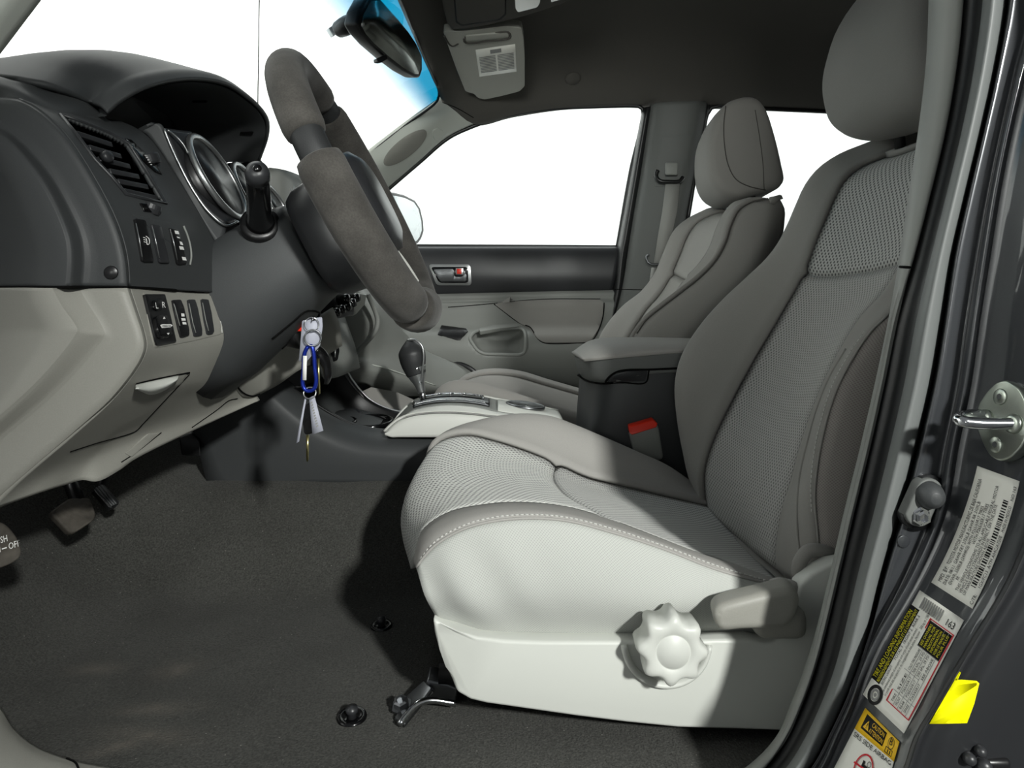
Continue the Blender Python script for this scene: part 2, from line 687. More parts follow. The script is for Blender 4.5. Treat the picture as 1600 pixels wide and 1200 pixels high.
mat('dark_cloth_gap', (40, 40, 40), .95, spec=.05)
glass('window_glass', (.93, .96, .955))
glass('shield_glass', (.97, .985, .97), band=(.03, .21, (.002, .15, .27)))

def carpet_mat():
    m = mat('carpet', (70, 70, 67), 1.0, spec=.02, sheen=.05, noise=.36, nscale=420, blotch=.14, bls=7)
    nt = m.node_tree
    b = nt.nodes['Principled BSDF']
    src = b.inputs['Base Color'].links[0].from_socket
    tc = nt.nodes.new('ShaderNodeTexCoord')
    # dusty shoe scuffs
    def blob(cx, cy, sx, sy, rot):
        mp = nt.nodes.new('ShaderNodeMapping')
        mp.vector_type = 'TEXTURE'
        mp.inputs['Location'].default_value = (cx, cy, 0)
        mp.inputs['Rotation'].default_value = (0, 0, rot)
        mp.inputs['Scale'].default_value = (sx, sy, 10)
        nt.links.new(tc.outputs['Object'], mp.inputs[0])
        g = nt.nodes.new('ShaderNodeTexGradient')
        g.gradient_type = 'QUADRATIC_SPHERE'
        nt.links.new(mp.outputs[0], g.inputs[0])
        return g.outputs['Fac']
    tot = None
    for (u, v, sx, sy, r) in ((275, 1045, .045, .030, .3), (150, 1045, .05, .022, .1), (240, 1108, .07, .018, .1),
                              (230, 1150, .085, .022, -.1), (190, 1165, .06, .02, .5)):
        p = PZ(u, v, 0.0) if v > V0 else None
        f = blob(p.x, p.y, sx * 1.2, sy * 1.4, r)
        if tot is None: tot = f
        else:
            a = nt.nodes.new('ShaderNodeMath'); a.operation = 'MAXIMUM'
            nt.links.new(tot, a.inputs[0]); nt.links.new(f, a.inputs[1]); tot = a.outputs[0]
    nz = nt.nodes.new('ShaderNodeTexNoise'); nz.inputs['Scale'].default_value = 60; nz.inputs['Detail'].default_value = 4
    nt.links.new(tc.outputs['Object'], nz.inputs['Vector'])
    mm = nt.nodes.new('ShaderNodeMath'); mm.operation = 'MULTIPLY'
    nt.links.new(tot, mm.inputs[0]); nt.links.new(nz.outputs['Fac'], mm.inputs[1])
    ml = nt.nodes.new('ShaderNodeMath'); ml.operation = 'MULTIPLY'; ml.inputs[1].default_value = .6; ml.use_clamp = True
    nt.links.new(mm.outputs[0], ml.inputs[0])
    mx = nt.nodes.new('ShaderNodeMix'); mx.data_type = 'RGBA'
    nt.links.new(ml.outputs[0], mx.inputs['Factor'])
    nt.links.new(src, mx.inputs['A'])
    mx.inputs['B'].default_value = lin((128, 120, 110))
    # lint specks
    vo = nt.nodes.new('ShaderNodeTexVoronoi'); vo.inputs['Scale'].default_value = 70
    nt.links.new(tc.outputs['Object'], vo.inputs['Vector'])
    lt = nt.nodes.new('ShaderNodeMath'); lt.operation = 'LESS_THAN'; lt.inputs[1].default_value = .055
    nt.links.new(vo.outputs['Distance'], lt.inputs[0])
    sp = nt.nodes.new('ShaderNodeMix'); sp.data_type = 'RGBA'
    m2 = nt.nodes.new('ShaderNodeMath'); m2.operation = 'MULTIPLY'; m2.inputs[1].default_value = .55
    nt.links.new(lt.outputs[0], m2.inputs[0])
    nt.links.new(m2.outputs[0], sp.inputs['Factor'])
    nt.links.new(mx.outputs['Result'], sp.inputs['A'])
    sp.inputs['B'].default_value = lin((150, 148, 142))
    nt.links.new(sp.outputs['Result'], b.inputs['Base Color'])
    # pile and embossed dots
    n2 = nt.nodes.new('ShaderNodeTexNoise'); n2.inputs['Scale'].default_value = 900
    nt.links.new(tc.outputs['Object'], n2.inputs['Vector'])
    v2 = nt.nodes.new('ShaderNodeTexVoronoi'); v2.inputs['Scale'].default_value = 400; v2.inputs['Randomness'].default_value = .8
    nt.links.new(tc.outputs['Object'], v2.inputs['Vector'])
    ad = nt.nodes.new('ShaderNodeMath'); ad.operation = 'ADD'
    nt.links.new(n2.outputs['Fac'], ad.inputs[0]); nt.links.new(v2.outputs['Distance'], ad.inputs[1])
    bn = nt.nodes.new('ShaderNodeBump'); bn.inputs['Strength'].default_value = .6; bn.inputs['Distance'].default_value = .0016
    nt.links.new(ad.outputs[0], bn.inputs['Height'])
    nt.links.new(bn.outputs['Normal'], b.inputs['Normal'])
carpet_mat()

# ================================================================== the setting: studio
def quad_plane(name, pts, m, label, thick=.02):
    o = prism(name, [Vector(p) for p in pts[0]], Vector(pts[1]), m, None, 0, smooth=False)
    return setp(o, label, 'wall' if 'wall' in name else 'ground', None, 'structure')

quad_plane('wall_back', ([(-6, 5.2, -.65), (6, 5.2, -.65), (6, 5.2, 6), (-6, 5.2, 6)], (0, .05, 0)), 'backdrop', 'white studio wall beyond the passenger windows')
quad_plane('wall_front', ([(-4.4, -4, -.65), (-4.4, 5.2, -.65), (-4.4, 5.2, 6), (-4.4, -4, 6)], (-.05, 0, 0)), 'backdrop', 'white studio wall ahead of the windshield')
o = prism('ground', [Vector(p) for p in ((-6, -4, -.65), (6, -4, -.65), (6, 5.2, -.65), (-6, 5.2, -.65))], Vector((0, 0, -.05)), 'studio_floor', None, 0, smooth=False)
setp(o, 'grey studio ground under the vehicle', 'ground', None, 'structure')
o = tube('hanging_cable', [P(407, -120, 4.2), P(403, 140, 4.2), P(402, 330, 4.2)], .0035, 'shadow_gap', None, 6)
setp(o, 'thin dark cable hanging in front of the white wall beyond the windshield', 'cable')

# ================================================================== the setting: cab shell
def floor_z(x, y):
    z = 0.0
    if y > 1.02:
        t = min((y - 1.02) / .20, 1)
        z += .125 * (t * t * (3 - 2 * t))
    if y > 1.44:
        t = min((y - 1.44) / .08, 1)
        z -= .125 * (t * t * (3 - 2 * t))
    if x < -.52:
        t = -.52 - x
        z = max(z, 0) + (t * t / .24 if t < .12 else .06 + (t - .12) * 1.05)
    if y < .64:
        t = min((.64 - y) / .03, 1)
        z += .004 * t * t
    z += .0015 * math.sin(x * 21 + y * 9) * math.sin(y * 17) + .0008 * math.sin(x * 47 - y * 31)
    return z

rows = [[Vector((x, y, floor_z(x, y))) for x in [-.95 + .03 * i for i in range(75)]] for y in [.595 + .0285 * j for j in range(50)]]
fl = grid_mesh('floor', rows, 'carpet', None, .012, face_cam=True)
setp(fl, 'dark grey dusty carpet on the cab floor', 'carpet', None, 'structure')

# dark bulkhead behind the pedals
o = loft('wall_bulkhead', [[W(-.90, .56, 0), W(-.92, 1.3, .02), W(-.90, 2.0, 0)], [W(-.88, .56, .30), W(-.9, 1.3, .32), W(-.88, 2.0, .3)],
                           [W(-.98, .56, .62), W(-1.0, 1.3, .64), W(-.98, 2.0, .62)]], 'black_plastic', None, 10, 4, .01)
setp(o, 'black bulkhead above the pedals under the dashboard', 'bulkhead', None, 'structure')
o = loft('wall_side', [[W(-1.0, 2.01, -.02), W(-.6, 2.01, -.02), W(-.2, 2.01, -.02), W(.3, 2.01, -.02)], [W(-1.0, 2.015, .35), W(-.6, 2.015, .35), W(-.2, 2.015, .30), W(.3, 2.015, .30)], [W(-1.0, 2.02, .66), W(-.6, 2.02, .60), W(-.36, 2.02, .585), W(.3, 2.02, .585)]], 'dark_plastic', None, 10, 3, .01)
setp(o, 'dark inner body side behind the passenger door trim', 'body side', None, 'structure')
# headliner
hl = loft('ceiling', [
    [(692, 164, 1.90), (742, 196, 1.955), (800, 184, 1.97), (880, 172, 1.975), (1000, 168, 1.98), (1105, 170, 1.98), (1340, 180, 1.98), (1640, 194, 1.98)],
    [(688, 152, 1.84), (738, 187, 1.89), (800, 174, 1.91), (880, 163, 1.92), (1000, 160, 1.93), (1105, 162, 1.93), (1340, 172, 1.93), (1640, 186, 1.93)],
    [(678, 124, 1.75), (735, 130, 1.80), (800, 124, 1.81), (880, 116, 1.82), (1000, 112, 1.82), (1110, 112, 1.82), (1340, 116, 1.82), (1640, 126, 1.82)],
    [(662, 88, 1.62), (715, 66, 1.64), (780, 56, 1.65), (880, 46, 1.65), (1010, 40, 1.66), (1130, 38, 1.66), (1380, 40, 1.66), (1700, 46, 1.66)],
    [(632, 12, 1.30), (680, -20, 1.32), (720, -40, 1.32), (850, -60, 1.32), (1020, -70, 1.32), (1180, -74, 1.32), (1480, -72, 1.32), (1860, -66, 1.32)],
    [W(-.20, .95, .972), W(-.14, .95, 1.02), W(-.04, .95, 1.055), W(.07, .95, 1.08), W(.28, .95, 1.085), W(.48, .95, 1.085), W(.86, .95, 1.08), W(1.36, .95, 1.07)],
    [W(-.16, .70, .96), W(-.10, .66, .975), W(0, .63, .985), W(.14, .62, .99), W(.34, .61, .99), W(.52, .61, .99), W(.90, .61, .985), W(1.40, .61, .97)],
], 'headliner', None, 36, 5, .02)
setp(hl, 'dark grey fabric headliner of the cab', 'headliner', None, 'structure')
lathe('coat_button', [(.021, -.004), (.021, .003), (.017, .006), (0, .007)], on(hl, 895, 122, .0), hit(hl, 895, 122)[1], 'headliner', hl, 20)
o = tube('grab_handle', [on(hl, 1312, 128, .002), on(hl, 1318, 134, .03), on(hl, 1350, 145, .034), on(hl, 1400, 150, .03), on(hl, 1420, 148, .002)], .011, 'headliner', None, 8, n=20)
setp(o, 'grey grab handle on the headliner behind the driver headrest', 'grab handle')

# windshield
gl = loft('window_1', [
    [(690, 150, 1.845), (662, 88, 1.60), (630, 8, 1.29), W(-.20, .95, .97), W(-.13, .72, .94)],
    [(636, 192, 1.90), (575, 150, 1.64), (490, 80, 1.31), W(-.42, .95, .89), W(-.32, .68, .84)],
    [(575, 240, 1.945), (490, 215, 1.70), (340, 190, 1.32), W(-.68, .95, .76), W(-.55, .66, .72)],
    [(490, 320, 1.97), (400, 300, 1.72), (180, 280, 1.32), W(-.93, .95, .645), W(-.74, .64, .63)],
], 'shield_glass', None, 24, 6, 0, index=True)
setp(gl, 'windshield with a blue shade band along its top edge', 'windshield', None, 'structure')
tube('edge_seal', [(626, -4, 1.28), (646, 50, 1.45), (662, 88, 1.60), (676, 119, 1.72), (686, 148, 1.84), (683, 158, 1.85), (636, 194, 1.90), (576, 241, 1.944)], .0035, 'black_rubber', gl, 8, n=60)

# ------------------------------------------------------------------ passenger A pillar
ap = loft('trim_1', [
    [(696, 146, 1.86), (645, 181, 1.89), (605, 211, 1.92), (565, 243, 1.945), (520, 290, 1.96)],
    [(738, 160, 1.87), (668, 200, 1.885), (622, 240, 1.915), (578, 272, 1.94), (528, 312, 1.96)],
    [(772, 177, 1.915), (700, 211, 1.93), (655, 249, 1.945), (612, 286, 1.96), (560, 330, 1.975)],
    [(772, 181, 1.94), (700, 214, 1.95), (655, 252, 1.965), (612, 289, 1.98), (560, 333, 1.99)],
], 'pillar_plastic', None, 24, 5, .006)
setp(ap, 'light grey windshield pillar trim beside the passenger window', 'pillar trim', None, 'structure')
ov = []
for k in range(28):
    a = 2 * math.pi * k / 28
    e1, e2 = Vector((.78, -.62, 0)), Vector((.62, .78, 0))
    q = Vector((633, 231, 0)) + e1 * (42 * math.cos(a)) + e2 * (14.5 * math.sin(a))
    ov.append((q.x, q.y))
face_prism('grip_recess', ap, ov, .003, 'grey_plastic_warm', ap, .0015)
face_prism('airbag_badge', ap, [(676, 205), (683, 200), (692, 204), (694, 213), (686, 221), (678, 219)], .003, 'pillar_plastic', ap, .0012, r=5)
seam('trim_gap', [ap, hl], [(691, 160), (712, 168), (740, 184)], 'shadow_gap', ap, .001, 20, .0005, 1.88)

# ------------------------------------------------------------------ passenger front door
def door_rows(us, prof):
    return [[P(u + du, v, y) for u in us] for v, y, du in prof]
d1 = loft('door_1', [[P(u, v + (dv if v > 440 else 0), y) for u, dv in ((590, 5), (700, 3), (820, 0), (920, -2), (971 - (v - 385) * .19, -3))] for v, y in
                     ((383, 2.005), (387, 1.988), (396, 1.978), (415, 1.972), (435, 1.972), (452, 1.980), (456, 1.984), (457.5, 1.990))],
          'dark_plastic_smooth', None, 28, 3, .015)
setp(d1, 'passenger door trim with dark upper panel and grey armrest below the window', 'door', None, 'structure')
dl = loft('lower_panel', [[P(u, v + (dv if v < 470 else 0), yy) for u, dv in ((590, 5), (700, 3), (820, 0), (920, -2), (965 - (v - 452) * .19, -3))]
          for v, yy in ((455, 1.987), (461, 1.972), (469, 1.972), (473, 1.958), (486, 1.955), (497, 1.948), (510, 1.935), (524, 1.905), (545, 1.895), (575, 1.91), (597, 1.935), (606, 1.96), (625, 1.975), (680, 1.985))],
          'grey_trim', d1, 90, 6, .006)
ins = face_prism('armrest_insert', dl, [(772, 475), (800, 471), (847, 468), (936, 468), (943, 472), (942, 490), (936, 512), (922, 534), (905, 535), (850, 535), (840, 529), (828, 511), (814, 506)], .006, 'fabric_dark', d1, .003, .02, 4)
seam('panel_gap', [ins, dl], [(772, 475), (814, 506), (828, 511), (840, 529), (850, 535.5), (905, 535.5), (923, 534), (937, 512), (943, 490), (944, 473)], 'shadow_gap', d1, .0016, 60, .001)
seam('panel_gap', [ins, dl], [(700, 480), (740, 477), (772, 474), (847, 467.5), (938, 467)], 'shadow_gap', d1, .0010, 40, .001)
# grip pocket: an opening with a rolled lip and a scoop behind it
pk = [(733, 529), (740, 519), (752, 515), (785, 512), (816, 513), (821, 520), (822, 540), (820, 551), (812, 555), (757, 553), (746, 548)]
pr = rounded([Vector((a, b, 0)) for a, b in pk], 6, 4)
cut_hole(dl, [(q.x, q.y) for q in pr])
lipp = [on(dl, q.x, q.y, .0) for q in pr]
pcx = sum(pr, Vector()) / len(pr)
n = len(pr)
ring = [lipp]
for s_, dy, dv in ((.97, .010, 0), (.90, .030, 2), (.74, .045, 4), (.35, .050, 6)):
    ring.append([P(pcx.x + (q.x - pcx.x) * s_, pcx.y + dv + (q.y - pcx.y) * s_, on(dl, q.x, q.y).y + dy) for q in pr])
vs = [p for r in ring for p in r]
fs = [(k * n + i, k * n + (i + 1) % n, (k + 1) * n + (i + 1) % n, (k + 1) * n + i) for k in range(4) for i in range(n)] + [tuple(range(4 * n, 5 * n))]
link('grip_pocket', vs, fs, 'grey_trim', d1, True, face_cam=True)
tube('pocket_lip', lipp, .0045, 'grey_trim', d1, 10, True)
face_prism('pull_ledge', dl, [(748, 513), (770, 507), (808, 505), (812, 510), (780, 513), (750, 518)], .007, 'grey_trim', d1, .003, .004, 2)
face_prism('switch_panel', dl, [(690, 508), (728, 513), (731, 517), (719, 531), (714, 531), (684, 522)], .004, 'black_plastic', d1, .001, .004)
# inner handle
hb = face_prism('handle_bezel', d1, [(669, 413), (735, 413), (737, 446), (682, 446)], .006, 'satin_silver', d1, .003, .004, 6)
hp = face_prism('handle_recess', d1, [(673, 417), (731, 417), (732, 442), (686, 442)], .0075, 'gloss_black', hb, .001, .004, 5)
face_prism('door_lever', d1, [(677, 421), (708, 420), (710, 433), (722, 433), (725, 428), (729, 429), (728, 440), (688, 440)], .014, 'steel_dark', hb, .003, .002, 3)
face_prism('lock_slide', d1, [(712, 419), (724, 419), (724, 429), (712, 429)], .011, 'satin_silver', hb, .0006, .002)
face_prism('lock_mark', d1, [(714, 420), (721, 420), (721, 428), (714, 428)], .013, 'red_plastic', hb, .0004, .002)

# window aperture frame of the front passenger door
fr = tube('window_frame', [(560, 338, 1.985), (612, 291, 1.975), (655, 254, 1.965), (700, 216, 1.95), (735, 199, 1.945), (790, 181, 1.945), (860, 170, 1.95), (930, 166.5, 1.955), (992, 165.5, 1.955), (1001, 167, 1.955), (1005, 174, 1.956), (985, 270, 1.98), (965, 384, 2.0)],
          .006, 'black_rubber', d1, 8, n=100)
pts_in = [(1004, 168, 1.953), (986, 262, 1.975), (966, 372, 1.995), (963, 392, 1.995), (957, 460, 1.985), (953, 500, 1.98)]
pts_out = [(1019, 166, 1.935), (1004, 262, 1.95), (986, 372, 1.96), (980, 400, 1.96), (972, 455, 1.96), (960, 495, 1.96)]
loft('door_seal', [pts_in, [(a[0] * .5 + b[0] * .5, a[1] * .5 + b[1] * .5, min(a[2], b[2]) - .008) for a, b in zip(pts_in, pts_out)], pts_out], 'black_rubber', d1, 30, 3, .01)
tube('belt_seal', [(600, 383.5, 2.0), (700, 384, 2.0), (800, 384.5, 2.0), (900, 385, 2.0), (966, 385.5, 2.0)], .0045, 'black_rubber', d1, 8, n=20)
wg = loft('window_2', [[(520, 360, 1.985), (612, 289, 1.97), (700, 214, 1.955), (790, 179, 1.95), (900, 166, 1.955), (1003, 165, 1.957)],
                       [(520, 386, 2.01), (610, 386, 2.01), (700, 386, 2.01), (790, 386, 2.01), (880, 386, 2.01), (964, 386, 2.01)]], 'window_glass', None, 20, 6, 0, index=True)
setp(wg, 'clear passenger front door window', 'window', None, 'structure')

# ------------------------------------------------------------------ passenger B pillar
bp = loft('trim_2', [
    [(1016, 163, 1.935), (1012, 190, 1.938), (1000, 262, 1.955), (985, 340, 1.966), (972, 420, 1.97), (960, 478, 1.968), (948, 560, 1.966)],
    [(1030, 160, 1.90), (1027, 190, 1.905), (1015, 262, 1.92), (1002, 340, 1.93), (990, 420, 1.94), (980, 478, 1.94), (966, 560, 1.94)],
    [(1088, 158, 1.885), (1083, 190, 1.89), (1070, 262, 1.905), (1056, 340, 1.915), (1044, 420, 1.925), (1034, 478, 1.925), (1022, 560, 1.925)],
    [(1107, 160, 1.935), (1102, 190, 1.94), (1089, 262, 1.955), (1074, 340, 1.966), (1062, 420, 1.97), (1052, 478, 1.97), (1040, 560, 1.97)],
], 'pillar_dark', None, 30, 5, .008)
setp(bp, 'grey pillar trim between the two passenger side windows', 'pillar trim', None, 'structure')
face_prism('belt_slide_cover', bp, [(1034, 212), (1080, 209), (1079, 230), (1062, 290), (1020, 292), (1022, 270), (1030, 230)], .004, 'pillar_dark', bp, .003, .004, 6)
seam('trim_gap', bp, [(960, 452), (985, 452.5), (1012, 453)], 'shadow_gap', bp, .001, 12, .0006)
tube('edge_seal', [(1108, 163, 1.94), (1103, 190, 1.945), (1090, 262, 1.96), (1075, 340, 1.97), (1063, 420, 1.975)], .004, 'black_rubber', bp, 8, n=30)

# seat belt of the passenger
sb = thing('seat_belt', P(1022, 430, 1.9), 'grey seat belt hanging from its loop on the passenger pillar', 'seat belt')
yb = 1.882
prism('webbing', [(1040, 288, yb), (1062, 287, yb), (1058, 330, yb), (1049, 370, yb), (1041, 412, yb), (1021, 414, yb), (1028, 370, yb), (1035, 330, yb)], .002, 'belt', sb, 0)
rbox('anchor_cover', (1049, 264, yb - .002), (.033, .012, .034), 'grey_trim', sb, None, .004)
tube('guide_loop', [(1028, 266, yb), (1025, 273, yb), (1030, 282, yb - .004), (1046, 284, yb - .006), (1062, 283, yb - .004), (1067, 277, yb)], .0055, 'black_plastic', sb, 8, n=30)
tube('latch_tongue', [(1042, 413, yb - .003), (1014, 411, yb - .003), (1010, 401, yb), (1014, 398, yb)], .003, 'steel_dark', sb, 8, n=24)
prism('lower_webbing', [(1018, 418, yb), (1026, 418, yb), (1022, 460, yb), (1012, 460, yb)], .003, 'belt', sb, 0)

# ------------------------------------------------------------------ rear passenger door
d2 = loft('door_2', [[(1040, 384, 2.0), (1200, 383, 2.0), (1500, 382, 2.0)], [(1040, 390, 1.98), (1200, 390, 1.98), (1500, 390, 1.98)], [(1030, 480, 1.97), (1200, 480, 1.97), (1500, 480, 1.97)],
                     [(1030, 700, 1.98), (1200, 700, 1.98), (1500, 700, 1.98)]], 'grey_trim', None, 12, 4, .015)
setp(d2, 'rear passenger door trim behind the front seats', 'door', None, 'structure')
tube('window_frame', [(1074, 345, 1.965), (1105, 178, 1.945), (1112, 168, 1.94), (1200, 170, 1.94), (1340, 176, 1.94), (1640, 190, 1.94)], .006, 'black_rubber', d2, 8, n=60)
wg = loft('window_3', [[(1104, 166, 1.95), (1250, 170, 1.95), (1640, 186, 1.95)], [(1066, 386, 2.01), (1250, 386, 2.01), (1640, 386, 2.01)]], 'window_glass', None, 10, 6, 0, index=True)
setp(wg, 'clear rear passenger door window behind the headrests', 'window', None, 'structure')
# rear wall of the cab, out of sight behind the seats
o = loft('wall_rear', [[W(1.36, .62, .0), W(1.36, 1.96, 0)], [W(1.36, .62, .55), W(1.36, 1.98, .55)], [W(1.36, .62, .98), W(1.36, 1.93, .95)]], 'headliner', None, 6, 4, .02)
setp(o, 'grey rear cab wall behind the seats', 'wall', None, 'structure')

# ================================================================== near B pillar and door jamb
Vv = [-480, -120, 0, 100, 200, 300, 400, 500, 600, 700, 800, 900, 1000, 1050, 1100, 1150, 1200, 1270]
c1 = [1442, 1458, 1456, 1451, 1439, 1423, 1407, 1388, 1367, 1344, 1319, 1296, 1271, 1255, 1236, 1214, 1166, 1040]
c2 = [1492, 1510, 1506, 1496, 1479, 1455, 1429, 1399, 1379, 1357, 1333, 1309, 1285, 1271, 1253, 1230, 1196, 1110]
c5 = [1560, 1580, 1574, 1558, 1536, 1512, 1489, 1474, 1457, 1433, 1408, 1380, 1357, 1343, 1322, 1298, 1270, 1212]
c6 = [1610, 1640, 1625, 1596, 1572, 1552, 1536, 1520, 1506, 1486, 1468, 1424, 1366, 1344, 1327, 1304, 1281, 1226]
c7 = [1750, 1790, 1770, 1745, 1725, 1708, 1694, 1680, 1664, 1645, 1618, 1580, 1521, 1491, 1462, 1432, 1415, 1380]
def cur(us, y, dv=0):
    return [P(u, v + dv, y if not callable(y) else y(v)) for u, v in zip(us, Vv)]
def mixu(a, b, t):
    return [x * (1 - t) + y * t for x, y in zip(a, b)]
jb = thing('trim_3', P(1330, 1150, .56), 'dark grey painted door jamb with rubber seal and grey pillar trim', 'door jamb', None, 'structure')
pt = loft('pillar_trim', [cur([u - 0 for u in c1], .72), cur([u + 1 for u in c1], .622), cur(mixu(c1, c2, .5), .604), cur(mixu(c1, c2, .92), .600), cur(mixu(c1, c2, 1.0), .612)], 'grey_trim', jb, 80, 3, .004, index=True)
seam('trim_gap', pt, [(1406, 417), (1415, 417.5), (1424, 418)], 'shadow_gap', jb, .0012, 8, .0004)
sp_ = loft('seal_lip', [cur(mixu(c1, c2, .96), .614), cur(mixu(c2, c5, .06), .602), cur(mixu(c2, c5, .26), .594), cur(mixu(c2, c5, .40), .580), cur(mixu(c2, c5, .47), .572)], 'black_rubber', jb, 80, 4, .004, index=True)
ws = loft('weatherstrip', [cur(mixu(c2, c5, .42), .586), cur(mixu(c2, c5, .45), .570), cur(mixu(c2, c5, .54), .554), cur(mixu(c2, c5, .66), .546), cur(mixu(c2, c5, .86), .548), cur(mixu(c2, c5, .95), .558), cur(c5, .580)],
          'seal_rubber', jb, 80, 4, .004, index=True)
fm = loft('metal_flange', [cur(mixu(c2, c5, .985), .572), cur(mixu(c5, c6, .05), .551), cur(mixu(c5, c6, .14), .545), cur(mixu(c5, c6, .5), .545), cur(mixu(c5, c6, .80), .545), cur(mixu(c5, c6, .92), .537), cur(mixu(c6, c7, .02), .533), cur(mixu(c6, c7, .10), .535)],
          'paint', jb, 80, 4, .003, index=True)
jm = loft('jamb_panel', [cur(mixu(c6, c7, .04), .536), cur(mixu(c6, c7, .15), .530), cur(mixu(c6, c7, .45), .503), cur(mixu(c6, c7, .80), .478), cur(mixu(c6, c7, .93), .467), cur(c7, .462)],
          'paint', jb, 80, 5, .003, index=True)
c8 = [u + 60 for u in c7]
c9 = [u + 420 for u in c7]
ob = loft('outer_panel', [cur(mixu(c6, c7, .97), .464), cur([u + 8 for u in c7], .458), cur([u + 20 for u in c7], .462), cur(c8, .456), cur(c9, .475)], 'edge_dark', jb, 80, 4, .003, index=True)
# body side behind the jamb: closed rear door and roof side
o = loft('body_side', [[W(.52, .50, -.10), W(.9, .50, -.12), W(1.6, .50, -.12)], [W(.46, .47, .2), W(.9, .45, .2), W(1.6, .45, .2)], [W(.50, .50, .5), W(.95, .5, .5), W(1.6, .5, .5)], [W(.47, .60, .92), W(.9, .60, .95), W(1.6, .60, .95)], [W(.40, .63, 1.03), W(.9, .63, 1.03), W(1.6, .63, 1.03)]], 'paint', jb, 10, 4, .01)
# door opening: roof rail and driver A pillar above the frame, sill below
rr = loft('trim_4', [[W(.42, .60, .95), W(.1, .60, .97), W(-.13, .62, .935), (240, -215, .645), (65, 0, .66), (0, 85, .67), (-120, 235, .68), (-340, 500, .70)],
                     [W(.44, .57, .99), W(.1, .57, 1.02), W(-.15, .59, .98), (205, -250, .62), (30, -35, .635), (-40, 55, .645), (-160, 205, .655), (-390, 480, .675)],
                     [W(.44, .63, 1.06), W(.1, .63, 1.06), W(-.18, .66, 1.01), (140, -280, .66), (-60, -60, .67), (-120, 30, .68), (-240, 180, .69), (-470, 470, .70)]], 'pillar_plastic', None, 30, 4, .01)
setp(rr, 'grey pillar trim at the corner of the windshield on the driver side', 'pillar trim', None, 'structure')

# ================================================================== driver seat
ds = thing('bucket_seat', W(.08, .94, 0), 'light grey cloth driver seat with mesh inserts, height dial and recline lever', 'seat', 'front bucket seats')
def ribs_to_grid(ribs, nu, nv):
    return grid_pts(ribs, nu, nv, index=False)
cush = [
    [(684, 968, .716), (745, 998, .716), (850, 1004, .716), (980, 1004, .716), (1100, 1000, .716), (1240, 992, .716)],
    [(663, 930, .702), (730, 935, .692), (850, 925, .690), (980, 935, .690), (1100, 945, .693), (1238, 958, .702)],
    [(650, 886, .714), (665, 866, .712), (684, 848, .710), (732, 823, .708), (800, 810, .708), (880, 812, .708), (960, 832, .708), (1040, 858, .708), (1120, 889, .710), (1208, 914, .714), (1240, 922, .716)],
    [(646, 880, .745), (654, 848, .742), (676, 824, .738), (736, 799, .735), (806, 791, .735), (880, 797, .735), (950, 815, .735), (1030, 842, .735), (1100, 868, .737), (1190, 897, .740), (1232, 915, .742)],
    [(646, 872, .786), (660, 828, .785), (700, 800, .785), (760, 787, .785), (812, 784, .785), (880, 790, .785), (940, 806, .785), (1000, 828, .785), (1080, 859, .785), (1160, 887, .785), (1222, 912, .785)],
    [W(-.132, .93, .085), W(-.147, .93, .140), W(-.138, .93, .180), W(-.10, .93, .208), W(-.03, .93, .209), W(.05, .93, .193), W(.113, .93, .174), W(.20, .93, .147), W(.31, .93, .110)],
    [W(-.125, 1.07, .11), W(-.128, 1.07, .165), (680, 696, 1.07), (700, 684, 1.07), (732, 680, 1.07), (768, 688, 1.07), (824, 706, 1.07), (872, 726, 1.07), (916, 746, 1.07), (960, 757, 1.07), (1016, 770, 1.07), (1110, 792, 1.07)],
    [W(-.11, 1.13, .13), W(-.112, 1.13, .19), (708, 682, 1.13), (760, 662, 1.13), (808, 654, 1.13), (856, 657, 1.13), (888, 668, 1.13), (940, 690, 1.13), (1000, 716, 1.13), (1040, 734, 1.13), (1110, 784, 1.13)],
    [W(-.10, 1.175, .12), W(-.09, 1.18, .18), W(0, 1.185, .21), W(.1, 1.185, .19), W(.2, 1.185, .15), W(.31, 1.18, .11)],
    [W(-.10, 1.185, .03), W(0, 1.195, .03), W(.1, 1.195, .03), W(.31, 1.19, .03)],
]
NU, NV = 61, 6
G = ribs_to_grid(cush, NU, NV)
# crease across the insert: find the column nearest to the photographed crease
jc = min(range(NU), key=lambda j: abs(G[4 * NV][j].x - .105))
for i in range(4 * NV, 6 * NV + 1):
    G[i][jc] = G[i][jc] - Vector((0, 0, .006))
    G[i][jc - 1] = G[i][jc - 1] - Vector((0, 0, .0015))
    G[i][jc + 1] = G[i][jc + 1] - Vector((0, 0, .0015))
# gentle cloth folds on the outboard side
for i in range(0, 2 * NV + 1):
    w = math.sin(math.pi * min(max(i / (2 * NV), 0), 1))
    for j in range(NU):
        q = G[i][j]
        q.y += w * .004 * (math.sin(q.x * 95 + q.z * 60) * max(0, 1 - abs(q.x + .06) * 9) + .7 * math.sin(q.x * 70 - q.z * 90) * max(0, 1 - abs(q.x - .24) * 9))
def sl(rows, i0, i1, j0=0, j1=None):
    return [r[j0:(j1 + 1) if j1 is not None else None] for r in rows[i0:i1 + 1]]
def dup_rows(rows):
    return [[p.copy() for p in r] for r in rows]
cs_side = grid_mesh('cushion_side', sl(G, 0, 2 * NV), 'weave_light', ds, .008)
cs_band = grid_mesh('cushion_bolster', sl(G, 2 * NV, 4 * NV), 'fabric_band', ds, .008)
cs_fi = grid_mesh('cushion_insert', sl(G, 4 * NV, 6 * NV, 0, jc), 'mesh_coarse_lit', ds, .008)
cs_ri = grid_mesh('cushion_insert', sl(G, 4 * NV, 6 * NV, jc), 'mesh_fine_lit', ds, .008)
cs_fb = grid_mesh('cushion_bolster', sl(G, 6 * NV, 9 * NV), 'fabric_band', ds, .008)
